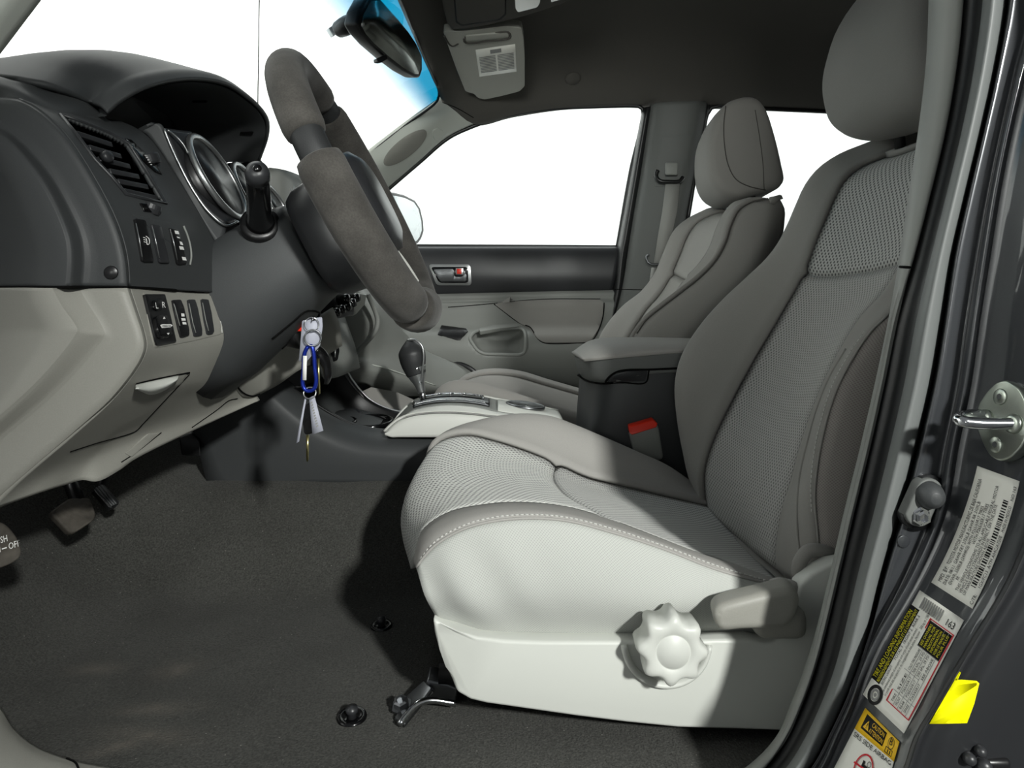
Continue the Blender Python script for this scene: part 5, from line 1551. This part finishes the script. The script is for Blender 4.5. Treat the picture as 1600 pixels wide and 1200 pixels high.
class Patch:
    """pixel patch: corners in reading order (left-top, right-top, right-bottom, left-bottom) lying on surfaces"""
    def __init__(self, objs, lt, rt, rb, lb, bulge=(0, 0), y=None):
        self.o, self.q, self.b, self.y = objs, [Vector(p) for p in (lt, rt, rb, lb)], Vector(bulge), y
    def px(self, s, t):
        a, b, c, d = self.q
        p = (a * (1 - s) + b * s) * (1 - t) + (d * (1 - s) + c * s) * t
        return p + self.b * (4 * s * (1 - s))
    def at(self, s, t, off):
        p = self.px(s, t)
        return on(self.o, p.x, p.y, off, self.y)
    def aspect(self):
        w = (self.at(1, .5, 0) - self.at(0, .5, 0)).length
        h = (self.at(.5, 1, 0) - self.at(.5, 0, 0)).length
        return w / h
    def sheet(self, name, m, parent, s0=0, s1=1, t0=0, t1=1, off=.0006, ns=10, nt=4, thick=.0004):
        rows = [[self.at(s0 + (s1 - s0) * i / ns, t0 + (t1 - t0) * j / nt, off) for i in range(ns + 1)] for j in range(nt + 1)]
        return grid_mesh(name, rows, m, parent, thick)
    def quads(self, name, rects, m, parent, off=.0011):
        vs, fs = [], []
        for (s0, t0, s1, t1) in rects:
            k = len(vs)
            vs += [self.at(s0, t0, off), self.at(s1, t0, off), self.at(s1, t1, off), self.at(s0, t1, off)]
            fs.append((k, k + 1, k + 2, k + 3))
        return link(name, vs, fs, m, parent, False, face_cam=True)
    def text(self, body, s, t, h, m, parent, width=None, off=.0011, name='lettering', rot=False):
        """baseline start s,t ; h = height as share of the patch height; rot: text runs along t instead"""
        vs, fs = text_mesh(body)
        if not vs: return None
        asp = self.aspect()
        w0 = max(v.x for v in vs)
        hx = h / .72
        kx = (width / w0) if width else hx / asp
        if rot:
            pts = [self.at(s + v.y * h / .72 / asp, t + v.x * ((width / w0) if width else hx), off) for v in vs]
        else:
            pts = [self.at(s + v.x * kx, t - v.y * hx, off) for v in vs]
        return link(name, pts, fs, m, parent, False, face_cam=True)

pm = Patch(low, (238, 468), (260, 467), (262, 484), (241, 485))
pm.text('L', .14, .84, .58, 'print_white', ms, .20, .0078)
pm.text('R', .62, .80, .58, 'print_white', ms, .26, .0078)
pm = Patch(low, (251, 506.5), (269, 506.5), (270, 511.5), (252, 512))
pm.text('MIRROR', .12, .88, .62, 'print_black', ms, .76, .0086)
# ================================================================== pedals
pd = thing('brake_pedal', P(115, 800, .95), 'worn black rubber brake pedal under the dashboard', 'pedal')
prism('pedal_pad', rounded([P(78, 800, .93), P(108, 778, .98), P(142, 777, .99), P(151, 802, .96), P(148, 812, .95), P(112, 836, .93)], .008), Vector((-.012, .010, -.008)), 'pedal_rubber' if 'pedal_rubber' in MAT else mat('pedal_rubber', (74, 70, 64), .75, spec=.3, blotch=.35, bls=60, bump=.5, bscale=150, dist=.002), pd, .004)
tube('pedal_arm', [P(125, 790, .985), P(112, 760, 1.02), P(95, 720, 1.05)], .010, 'black_plastic', pd, 8)
pa = thing('accelerator_pedal', P(172, 785, 1.06), 'narrow ribbed black accelerator pedal to the right of the brake pedal', 'pedal')
apad = prism('pedal_pad', rounded([P(146, 765, 1.05), P(162, 756, 1.07), P(187, 784, 1.04), P(184, 790, 1.03), P(172, 795, 1.03)], .004), Vector((-.008, .006, -.006)), 'black_rubber', pa, .002)
for k in range(3):
    t = .25 + .25 * k
    tube('pad_rib', [P(146 + 16 * t, 765 - 9 * t, 1.045 + .02 * t), P(172 + 13 * t, 792 - 6 * t, 1.026 + .01 * t)], .0016, 'dark_plastic', pa, 6)
tube('pedal_arm', [P(155, 770, 1.075), P(165, 740, 1.12), P(190, 705, 1.15)], .007, 'black_plastic', pa, 8)
pk_ = thing('parking_brake_pedal', P(10, 860, .73), 'rounded parking brake pedal printed PUSH ON OFF at the left edge', 'pedal')
ppx = [(-45, 818), (-10, 812), (12, 820), (28, 840), (35, 858), (33, 872), (10, 886), (-30, 895), (-45, 880)]
pp = prism('pedal_pad', rounded([P(a, b, .735 + (850 - b) * .0004) for a, b in ppx], .010), Vector((-.014, .014, -.004)), 'pedal_rubber', pk_, .004)
tube('pedal_arm', [P(-20, 850, .755), P(-30, 800, .79), P(-40, 740, .82)], .010, 'black_plastic', pk_, 8)
pt_ = Patch(pp, (-32, 846), (32, 826), (36, 856), (-28, 876))
pt_.text('PUSH', .30, .42, .34, 'print_white', pk_, .36, .0015)
pt_.text('ON', .26, .86, .34, 'print_white', pk_, .20, .0015)
pt_.text('OFF', .66, .86, .34, 'print_white', pk_, .28, .0015)
pt_.quads('printed_arrow', [(.50, .70, .62, .76)], 'print_white', pk_, .0015)
o = prism('throttle_bracket', rounded([P(280, 684, 1.20), P(300, 676, 1.21), P(312, 690, 1.20), P(314, 714, 1.20), P(284, 712, 1.20)], .003), Vector((-.01, .02, 0)), 'black_plastic', None, .002)
setp(o, 'small black bracket under the dashboard beside the console', 'bracket')

# ================================================================== carpet clips and sill
for k, (u, v, lab) in enumerate(((596, 979, 'black mat clip on the carpet close to the seat, the farther one'), (550, 1122, 'black mat clip on the carpet near the sill, the nearer one'))):
    p = hit(fl, u, v)[0]
    t = thing('mat_clip', p, lab, 'clip', 'mat clips on the carpet')
    r = .0145 if k == 0 else .0155
    lathe('base_disc', [(r, -.004), (r, .002), (r * .9, .004), (r * .62, .003), (r * .5, .0015), (0, .0015)], p, (0, -.12, 1), 'gloss_black', t, 28)
    lathe('post', [(r * .34, 0), (r * .30, .006), (r * .42, .008), (r * .40, .012), (0, .014)], p, (0, -.12, 1), 'dark_plastic_smooth', t, 16)
sl1 = loft('trim_5', [
    [(-420, 440, .70), (-350, 720, .69), (-210, 925, .675), (-60, 1055, .66), (0, 1104, .655), (22, 1138, .65), (55, 1165, .645), (100, 1183, .64), (140, 1193, .637), (300, 1212, .63), (700, 1226, .63), (1180, 1230, .63)],
    [(-470, 440, .675), (-390, 740, .665), (-235, 945, .65), (-72, 1078, .635), (-10, 1120, .632), (14, 1150, .628), (46, 1180, .622), (90, 1200, .618), (135, 1212, .614), (300, 1235, .61), (700, 1250, .61), (1180, 1250, .61)],
    [(-560, 450, .63), (-470, 800, .62), (-310, 1040, .60), (-110, 1190, .585), (-20, 1240, .575), (10, 1270, .57), (40, 1290, .565), (90, 1310, .56), (135, 1320, .56), (300, 1335, .56), (700, 1350, .56), (1180, 1350, .56)],
    [(-700, 460, .62), (-600, 900, .61), (-400, 1180, .59), (-160, 1380, .575), (-20, 1440, .565), (10, 1450, .56), (40, 1460, .555), (90, 1470, .55), (135, 1480, .55), (300, 1490, .55), (700, 1500, .55), (1180, 1500, .55)],
], 'grey_plastic_warm', None, 50, 5, .006, index=True)
setp(sl1, 'grey door sill plate at the lower left corner', 'sill plate', None, 'structure')
seam('trim_gap', sl1, [(104, 1185), (118, 1192), (124, 1205)], 'shadow_gap', sl1, .001, 14, .0004)

# ================================================================== overhead console, visor, mirror
zo = .985
oc = thing('overhead_console', PZ(760, 20, zo), 'grey overhead console with reading lamp on the headliner', 'overhead console')
opx = [(640, -90), (690, 5), (698, 38), (706, 47), (730, 46), (765, 40), (810, 29), (850, 17), (882, 6), (905, -10), (950, -90)]
ocb = prism('housing', [PZ(a, b, zo) for a, b in opx], Vector((0, 0, .09)), 'headliner', oc, .006, 4)
def on_z(px, z): return [PZ(a, b, z) for a, b in px]
prism('glasses_bin', rounded(on_z([(708, -40), (714, 34), (722, 39), (780, 30), (789, 22), (789, -40)], zo - .003), .006), Vector((0, 0, .01)), 'headliner', oc, .002)
prism('bin_gap', rounded(on_z([(706, -44), (712, 35), (721, 41), (781, 32), (791, 23), (791, -44)], zo - .0012), .006), Vector((0, 0, .003)), 'shadow_gap', oc, 0)
prism('lamp_bezel', rounded(on_z([(800, -40), (802, 16), (806, 22), (842, 14), (847, 6), (852, -40)], zo - .0025), .006), Vector((0, 0, .01)), 'headliner', oc, .001)
prism('lamp_lens', rounded(on_z([(803, -36), (805, 14), (809, 20), (840, 12), (844, 5), (847, -36)], zo - .0045), .006), Vector((0, 0, .008)), 'lens', oc, .002)
prism('switch_cap', rounded(on_z([(860, -30), (861, 4), (885, -3), (890, -30)], zo - .003), .004), Vector((0, 0, .008)), 'lens', oc, .001)

vs_ = thing('sun_visor', PZ(760, 70, .97), 'light grey cloth passenger sun visor with warning label', 'sun visor')
vpx = [(692, 49, .985), (700, 72, .979), (713, 108, .968), (727, 143, .958), (741, 147, .957), (746, 153, .955), (757, 156, .954), (785, 150, .955), (812, 143, .957), (820, 135, .960), (820, 90, .972), (818, 60, .982), (815, 44, .988), (790, 41, .990), (755, 45, .988), (720, 49, .986)]
vb = prism('visor_board', rounded([PZ(a, b, z) for a, b, z in vpx], .008, 3), Vector((0, .01, .020)), 'visor_cloth', vs_, .007, 4)
seam('vanity_strip', vb, [(726, 58), (760, 54), (794, 50), (797, 58), (760, 64), (727, 66), (725, 60)], 'headliner', vs_, .003, 40, 0)
face_prism('vanity_cover', vb, [(727, 57), (793, 51), (796, 58), (729, 65)], .003, 'visor_cloth', vs_, .0015, .002, 3)
seam('cloth_fold', vb, [(694, 56), (703, 70), (708, 72), (716, 68)], 'headliner', vs_, .0022, 20, 0)
vpt = Patch(vb, (743, 78), (805, 69), (807, 112), (749, 120))
vpt.sheet('warning_label', 'label_white', vs_, off=.0008, ns=4)
vpt.quads('printed_lines', [(.06, .30 + .055 * k, .48, .325 + .055 * k) for k in range(11)] + [(.53, .30 + .055 * k, .95, .325 + .055 * k) for k in range(11)] + [(.36, .08, .64, .22)], 'print_grey', vs_, .0013)

rm = thing('rearview_mirror', P(610, 62, 1.33), 'dark rear view mirror hanging in front of the windshield', 'mirror')
mpx = [(575, -6), (562, 18), (558, 38), (566, 52), (582, 70), (607, 92), (632, 111), (650, 121), (657, 122), (661, 110), (661, 88), (652, 68), (640, 50), (622, 28), (604, 8), (592, -6)]
mo = [P(a, b, 1.22 + (a - 558) / 103 * .22) for a, b in mpx]
prism('mirror_housing', mo, Vector((-.028, .012, .004)), 'black_plastic', rm, .006, 4)
mc = sum(mo, Vector()) / len(mo)
prism('mirror_glass', [mc + (p - mc) * .90 + Vector((.0012, -.0006, 0)) for p in mo], Vector((-.002, .0008, 0)), 'mirror_dim' if 'mirror_dim' in MAT else mat('mirror_dim', (150, 154, 150), .22, 1.0), rm, 0)
prism('day_night_tab', rounded([P(589, 92, 1.30), P(604, 85, 1.31), P(606, 92, 1.31), P(596, 98, 1.30), P(590, 97, 1.30)], .002), Vector((-.008, .006, 0)), 'black_plastic', rm, .002)
tube('mirror_stem', [P(556, 32, 1.25), P(545, 38, 1.26), P(530, 46, 1.28)], [.013, .017, .015], 'black_plastic', rm, 14, n=12)
prism('mount_foot', rounded([P(513, 44, 1.28), P(522, 38, 1.28), P(531, 50, 1.28), P(521, 57, 1.28)], .002), Vector((-.01, .02, .004)), 'satin_silver', rm, .002)

sm = thing('side_mirror', P(640, 370, 2.12), 'black passenger side mirror outside the window', 'mirror')
spx = [(600, 298), (618, 300), (634, 304), (650, 312), (658, 324), (663, 345), (664, 362), (660, 374), (655, 381), (640, 386), (600, 386)]
so = [P(a, b, 2.16 + (a - 600) / 64 * .289) for a, b in spx]
prism('mirror_shell', so, Vector((-.075, .03, 0)), 'black_plastic', sm, .012, 4)
sc_ = P(614, 345, 2.16 + 14 / 64 * .289)
prism('mirror_glass', [sc_ + (p - sc_) * .86 + Vector((.0035, -.0012, 0)) for p in so], Vector((-.003, .001, 0)), 'mirror', sm, 0)
tube('mirror_arm', [P(630, 384, 2.14), P(625, 392, 2.06), P(620, 396, 2.02)], .018, 'black_plastic', sm, 10)

# ================================================================== keys
yk = .86
kb = thing('key_bunch', P(487, 500, yk), 'bunch of keys with white card tag and blue carabiner hanging from the ignition', 'keys')
prism('card_tag', rounded([P(472, 501, yk), P(503, 495, yk + .004), P(504, 510, yk + .004), P(500, 540, yk + .002), P(478, 566, yk), P(467, 564, yk)], .002), Vector((0, .0012, 0)), 'white_card', kb, 0)
def ringp(c, r, e1, e2, n=28): return [c + e1 * (r * math.cos(2 * math.pi * k / n)) + e2 * (r * math.sin(2 * math.pi * k / n)) for k in range(n)]
ex, ey, ez = Vector((1, 0, 0)), Vector((0, 1, 0)), Vector((0, 0, 1))
tube('split_ring', ringp(P(487, 507, yk - .003), .0085, (ex * .95 + ey * .3), ez), .0006, 'chrome', kb, 6, True)
tube('split_ring', ringp(P(489, 528, yk - .004), .0098, (ex * .95 + ey * .3), ez), .0011, 'steel_dark', kb, 6, True)
car = [(481, 541), (476, 552), (474, 580), (473, 600), (477, 609), (484, 611), (491, 607), (494, 596), (492, 575), (490, 550), (487, 541)]
tube('carabiner', [P(a, b, yk - .002) for a, b in car] + [P(481, 541, yk - .002)], .0025, 'blue_metal', kb, 10, n=60)
prism('carabiner_label', [P(473.5, 556, yk - .0052), P(479.5, 556, yk - .0052), P(478.5, 594, yk - .0052), P(472.5, 594, yk - .0052)], Vector((0, .0008, 0)), 'print_white', kb, 0)
tube('split_ring', ringp(P(484, 614, yk - .002), .0075, ex, (ez * .9 + ey * .3)), .0009, 'satin_silver', kb, 6, True)
# car key with remote head, metal key, flat key and white strip
kh = prism('key_fob', rounded([P(477, 632, yk), P(486, 628, yk), P(493, 660, yk), P(488, 678, yk), P(475, 680, yk), P(472, 660, yk)], .004), Vector((0, .010, 0)), 'gloss_black', kb, .002)
prism('key_blade', [P(478, 680, yk + .004), P(482.5, 680, yk + .004), P(481.5, 719, yk + .004), P(480, 722, yk + .004), P(478.5, 719, yk + .004)], Vector((0, .002, 0)), 'brass', kb, 0)
prism('white_strip', [P(483, 622, yk - .003), P(491, 618, yk - .003), P(505, 673, yk - .006), P(488, 679, yk - .006)], Vector((0, .0012, 0)), 'white_card', kb, 0)
stp = bpy.data.objects['white_strip']
ptk = Patch(stp, (488, 624), (500, 672), (495, 675), (484, 627))
ptk.quads('printed_lines', [(.05 + .085 * k, .15, .10 + .085 * k, .85) for k in range(10)], 'print_grey', kb, .0005)
prism('flat_key', [P(476, 622, yk - .002), P(478.5, 622, yk - .002), P(467, 690, yk - .002), P(462.5, 693, yk - .002)], Vector((0, .002, 0)), 'white_card', kb, 0)
tube('key_stack', [P(494, 545, yk + .012), P(500, 552, yk + .016), P(509, 568, yk + .018), P(512, 590, yk + .018), P(509, 601, yk + .018)], [.006, .0085, .0065, .0055, .003], 'gloss_black', kb, 12, n=24, flat=.6)
tube('small_fob', [P(491, 548, yk + .010), P(489, 570, yk + .012)], [.007, .006], 'black_plastic', kb, 10, flat=.5)
prism('small_key', [P(495, 560, yk + .01), P(499, 560, yk + .01), P(500, 615, yk + .01), P(497, 618, yk + .01)], Vector((0, .0015, 0)), 'brass', kb, 0)
tube('hook_wire', [P(492, 496, yk), P(488, 499, yk - .002), P(487, 503, yk - .002)], .0008, 'chrome', kb, 6)
tube('key_shank', [P(490, 497, yk), P(486, 508, .91), P(475, 516, .95)], .003, 'steel_dark', kb, 8)

# ================================================================== door jamb hardware
stt = thing('door_striker', PX(1560, 655, .315), 'zinc plated door latch striker on the dark jamb', 'striker')
spl = [(1572, 593), (1556, 597), (1540, 613), (1528, 632), (1523, 655), (1528, 676), (1537, 698), (1547, 714), (1562, 721), (1580, 714), (1594, 700), (1603, 684), (1608, 655), (1603, 627), (1592, 606)]
nj = hit(jm, 1562, 655)[1]
pts = [on(jm, a, b, 0) for a, b in spl]
cj = on(jm, 1562, 655, 0)
def plane_pt(a, b, off, c=None, nrm=None):
    o0 = Vector((0, 0, ZC)); d = (P(a, b, 1) - o0).normalized()
    nrm = nrm or nj; c = c or cj
    t = (c + nrm * off - o0).dot(nrm) / d.dot(nrm)
    return o0 + d * t
stp_ = prism('striker_plate', rounded([plane_pt(a, b, .006) for a, b in spl], .003, 2), nj * -.008, 'zinc', stt, .0012, 3)
l0, l1 = plane_pt(1540, 655, .006), plane_pt(1584, 662, .006)
tipa = plane_pt(1530, 650, .006) + nj * .028
e0 = P(1499, 652, l0.y - .006)
e1 = P(1499, 659, l1.y + .010)
tube('striker_loop', [l0, P(1530, 648, l0.y), P(1512, 650, l0.y - .002), P(1500, 653, (l0.y + l1.y) / 2 + .004), P(1502, 658, (l0.y + l1.y) / 2 - .006), P(1522, 661, l1.y + .004), P(1550, 662, l1.y + .002), l1], .0042, 'chrome', stt, 14, n=50)
for q in (l0, l1):
    lathe('loop_collar', [(.0072, 0), (.0068, .0018), (.0045, .0030)], q, nj, 'zinc', stt, 20)
for (u, v) in ((1563, 620), (1556, 695)):
    c = plane_pt(u, v, .006)
    sc2 = lathe('screw', [(.0058, 0), (.0058, .0006), (.0052, .0010), (0, .0010)], c, nj, 'zinc', stt, 24)
    lathe('screw_socket', [(.0022, .0009), (.0021, .0013), (0, .0013)], c, nj, 'steel_dark', sc2, 6, False)

nb = hit(fm, 1446, 790)[1]
cb = on(fm, 1446, 790, 0)
bmp = thing('door_bumper', cb, 'grey rubber door stop with hex bolt on the door jamb', 'door stop')
def pb_(a, b, off): return plane_pt(a, b, off, cb, nb)
stad = []
for k in range(24):
    a = 2 * math.pi * k / 24
    cu_, cv_ = ((1454, 769) if math.sin(a - .25) < 0 else (1437, 803))
    stad.append(pb_(cu_ + 21 * math.cos(a), cv_ + 21 * math.sin(a), .008))
prism('bumper_base', stad, nb * -.010, 'pillar_dark', bmp, .0015, 3)
prism('bumper_surround', [pb_(1445 + (x - 1445) * 1.18, 786 + (y - 786) * 1.14, .0045) for x, y in [((1454 if math.sin(2 * math.pi * k / 24 - .25) < 0 else 1437) + 21 * math.cos(2 * math.pi * k / 24), (769 if math.sin(2 * math.pi * k / 24 - .25) < 0 else 803) + 21 * math.sin(2 * math.pi * k / 24)) for k in range(24)]], nb * -.007, 'black_rubber', bmp, 0)
nd = (nb * .8 + Vector((-.2, -.5, 0))).normalized()
lathe('bumper_cone', [(.0105, -.002), (.0103, .004), (.0085, .009), (.0045, .0125), (.0038, .0128), (0, .0130)], pb_(1450, 772, .007), nd, 'dark_plastic', bmp, 28)
lathe('bolt', [(.0075, 0), (.0072, .0008), (.0056, .0012), (.0056, .0055), (.0035, .006), (.0033, .003), (0, .003)], pb_(1438, 806, .0082), nd, 'chrome', bmp, 6, False)
o = lathe('plug_cap', [(.0050, -.001), (.0050, .0004), (.0046, .0006), (0, .0006)], on(fm, 1412, 846, .0008), hit(fm, 1414, 846)[1], 'paint', None, 20)
setp(o, 'small round body plug on the metal flange below the door stop', 'plug')

# ================================================================== labels on the jamb
vl = thing('vin_label', on(jm, 1525, 840, 0), 'white certification label with bar code and small print on the jamb', 'label')
pv = Patch([jm, ob], (1455, 910), (1527, 728), (1593, 752), (1519, 951), (7, 2))
pv.sheet('label_sheet', 'label_white', vl, ns=16, nt=6)
pv.text('MFD. BY:', .04, .17, .085, 'print_black', vl, .13)
pv.text('TOYOTA MOTOR MANUFACTURING DE BAJA CALIFORNIA', .19, .17, .085, 'print_black', vl, .72)
pv.text('DATE: 08/11', .04, .28, .075, 'print_black', vl, .16)
pv.text('GAWR FRT 2756LB GAWR RR 3109LB', .22, .28, .075, 'print_black', vl, .52)
pv.text('GVWR: 5500LB (2494KG) WITH P265/65R17 TIRES', .06, .38, .07, 'print_black', vl, .66)
pv.text('WITH P265/65R17 TIRES', .42, .47, .075, 'print_black', vl, .33)
pv.text('RR', .12, .47, .07, 'print_black', vl, .03)
pv.text('THIS VEHICLE CONFORMS TO ALL APPLICABLE FEDERAL MOTOR', .05, .57, .07, 'print_black', vl, .86)
pv.text('VEHICLE SAFETY STANDARDS IN EFFECT ON THE DATE', .05, .655, .07, 'print_black', vl, .72)
pv.text('OF MANUFACTURE SHOWN ABOVE', .05, .735, .065, 'print_black', vl, .46)
bars, s = [], .14
random.seed(3)
while s < .84:
    w = random.choice((.006, .009, .014)); bars.append((s, .68 + .07, min(s + w, .845), .865)); s += w + random.choice((.005, .008, .012))
pv.quads('bar_code', bars, 'print_black', vl)
pv.text('C/TR:', .02, .965, .075, 'print_black', vl, .08)
pv.text('1GX/FC13  A/TM A04C/A750E', .15, .965, .07, 'print_black', vl, .42)
pv.text('MADE IN MEXICO', .60, .965, .07, 'print_black', vl, .20)
pv.text('NO 163', .84, .965, .07, 'print_black', vl, .11)

tl = thing('tire_label', on([fm, jm], 1425, 1030, 0), 'white tyre loading label with red frame and yellow lettering, numbered 163', 'label')
pt2 = Patch([jm, fm, ob], (1348, 1085), (1437, 922), (1506, 969), (1412, 1146), (0, 0), .5)
pt2.sheet('label_sheet', 'label_white', tl, 0, 1, 0, 1, .0006, 16, 8)
pt2.sheet('black_strip', 'print_black', tl, .16, .86, -.02, .17, .0009, 10, 2, .0003)
pt2.text('TIRE AND LOADING INFORMATION', .18, .075, .085, 'print_yellow', tl, .64, .0014)
pt2.text('RENSEIGNEMENTS SUR LES PNEUS ET LE CHARGEMENT', .17, .155, .06, 'print_yellow', tl, .68, .0014)
pt2.quads('bar_code', [(.875, .14 + .047 * k, .975, .168 + .047 * k) for k in range(10)], 'print_grey', tl)
pt2.text('163', .885, .70, .10, 'print_black', tl, .20, .0012, 'lettering', True)
fr_ = []
def rect_frame(s0, t0, s1, t1, w, h):
    return [(s0, t0, s1, t0 + h), (s0, t1 - h, s1, t1), (s0, t0, s0 + w, t1), (s1 - w, t0, s1, t1)]
pt2.quads('red_frame', rect_frame(.10, .42, .86, .97, .008, .022), 'print_red', tl)
pt2.sheet('black_panel', 'print_black', tl, .62, .845, .45, .94, .0009, 4, 4, .0003)
for k in range(6):
    pt2.text(('SEE OWNERS', 'MANUAL FOR', 'ADDITIONAL', 'INFORMATION', 'VOIR LE MANUEL', 'POUR PLUS')[k], .635, .53 + .075 * k, .052, 'print_yellow', tl, .19, .0014)
pt2.text('SEATING CAPACITY', .17, .235, .05, 'print_black', tl, .18)
pt2.text('TOTAL 5  FRONT 2  REAR 3', .40, .235, .05, 'print_black', tl, .42)
pt2.text('The combined weight of occupants and cargo should never exceed', .12, .31, .045, 'print_black', tl, .60)
pt2.text('Le poids total des occupants et du chargement ne doit jamais depasser', .12, .38, .045, 'print_black', tl, .60)
pt2.text('500 kg or 1100 lb', .74, .38, .05, 'print_black', tl, .15)
pt2.quads('table_lines', [(.11, .575, .61, .583), (.11, .675, .61, .683), (.11, .775, .85, .783), (.11, .87, .85, .878), (.21, .44, .214, .95), (.40, .44, .404, .78), (.615, .44, .619, .95)], 'print_grey', tl)
for k, (a, b, c) in enumerate((('TIRE', 'SIZE', 'COLD TIRE PRESSURE'), ('FRONT', 'P265/65R17', '200 kPa, 29 PSI'), ('REAR', 'P265/65R17', '200 kPa, 29 PSI'), ('SPARE', 'P265/65R17', 'SEE ABOVE'))):
    t = .55 + .10 * k
    pt2.text(a, .125, t, .05, 'print_black', tl, .07)
    pt2.text(b, .23, t, .05, 'print_black', tl, .15)
    pt2.text(c, .415, t, .05, 'print_black', tl, .19)
# wheel pictogram
def disc(patch, s, t, r, m, parent, off, name, n=24, inner=0.0):
    asp = patch.aspect()
    vs, fs = [], []
    for k in range(n):
        a = 2 * math.pi * k / n
        vs.append(patch.at(s + r * math.cos(a) / asp, t + r * math.sin(a), off))
    if inner:
        for k in range(n):
            a = 2 * math.pi * k / n
            vs.append(patch.at(s + inner * math.cos(a) / asp, t + inner * math.sin(a), off))
        fs = [(k, (k + 1) % n, n + (k + 1) % n, n + k) for k in range(n)]
    else:
        fs = [tuple(range(n))]
    return link(name, vs, fs, m, parent, False, face_cam=True)
disc(pt2, .07, .20, .145, 'print_black', tl, .0011, 'tire_pictogram', 24, .095)
disc(pt2, .07, .20, .085, 'print_grey', tl, .0011, 'wheel_pictogram', 20, .05)
disc(pt2, .07, .20, .03, 'print_grey', tl, .0011, 'hub_pictogram', 12)

al = thing('airbag_label', on([fm, jm], 1370, 1170, 0), 'yellow and white side airbag caution label at the bottom of the jamb', 'label')
pa2 = Patch([jm, fm, ob], (1352, 1106), (1405, 1159), (1376, 1262), (1296, 1214), (0, 0), .5)
pa2.sheet('label_sheet', 'label_white', al, ns=8, nt=8)
pa2.sheet('yellow_band', 'label_yellow', al, 0, 1, 0, .30, .0009, 8, 3, .0003)
pa2.sheet('black_panel', 'print_black', al, .10, .66, .04, .24, .0012, 4, 2, .0002)
pa2.text('CAUTION', .30, .125, .065, 'label_yellow', al, .33, .0016)
pa2.text('ATTENTION', .28, .215, .065, 'label_yellow', al, .36, .0016)
pa2.text('SRS SIDE AIRBAG', .03, .385, .065, 'print_black', al, .92, .0013)
pa2.text('B', .78, .14, .10, 'print_black', al, .08, .0013)
disc(pa2, .83, .11, .085, 'print_black', al, .0012, 'printed_ring', 24, .075)
vs_tri = [pa2.at(.13, .21, .0016), pa2.at(.27, .21, .0016), pa2.at(.20, .09, .0016)]
link('warning_triangle', vs_tri, [(0, 1, 2)], 'label_yellow', al, False, face_cam=True)
pa2.quads('triangle_mark', [(.193, .125, .207, .175), (.193, .185, .207, .198)], 'print_black', al, .002)
pa2.quads('printed_box', rect_frame(.74, .19, .92, .275, .012, .010) + [(.80, .21, .82, .26), (.85, .21, .87, .26)], 'print_black', al)
disc(pa2, .48, .66, .205, 'print_red', al, .0014, 'prohibition_ring', 36, .18)
pa2.quads('prohibition_bar', [(.27, .645, .69, .67)], 'print_red', al, .0016)
disc(pa2, .50, .68, .075, 'print_black', al, .0012, 'figure_pictogram', 16)
disc(pa2, .55, .57, .045, 'print_black', al, .0012, 'figure_pictogram', 14, .035)
pa2.quads('figure_pictogram', [(.38, .72, .62, .80), (.42, .56, .46, .66)], 'print_black', al, .0012)

yt = thing('inspection_tag', on(ob, 1490, 1095, 0), 'bright yellow paper tag stuck low on the body beside the jamb', 'tag')
ytp = [(1492, 1062), (1503, 1062), (1526, 1064), (1530, 1068), (1522, 1100), (1511, 1130), (1480, 1131), (1462, 1129), (1452, 1131), (1470, 1100)]
prism('tag_paper', [on(ob, a, b, .003, .43) for a, b in ytp], hit(ob, 1495, 1095)[1] * -.0006, 'tag_yellow', yt, 0)
prism('tag_tail', [on([ob, jm], a, b, .002, .43) for a, b in ((1500, 1050), (1501.5, 1051), (1496, 1063), (1492, 1063))], .0006, 'tag_yellow', yt, 0)
lc = thing('door_latch', P(1545, 1180, .43), 'dark metal latch parts at the bottom right corner', 'latch')
for (u, v, r) in ((1531, 1172, .0035), (1514, 1184, .004), (1536, 1196, .005)):
    lathe('latch_screw', [(r, -.004), (r, .003), (r * .6, .006), (0, .006)], on(ob, u, v, .001, .43), (-.4, -.9, .2), 'dark_plastic_smooth', lc, 16)
rbox('latch_plate', on(ob, 1556, 1196, .0, .43), (.018, .006, .010), 'black_plastic', lc, None, .003)
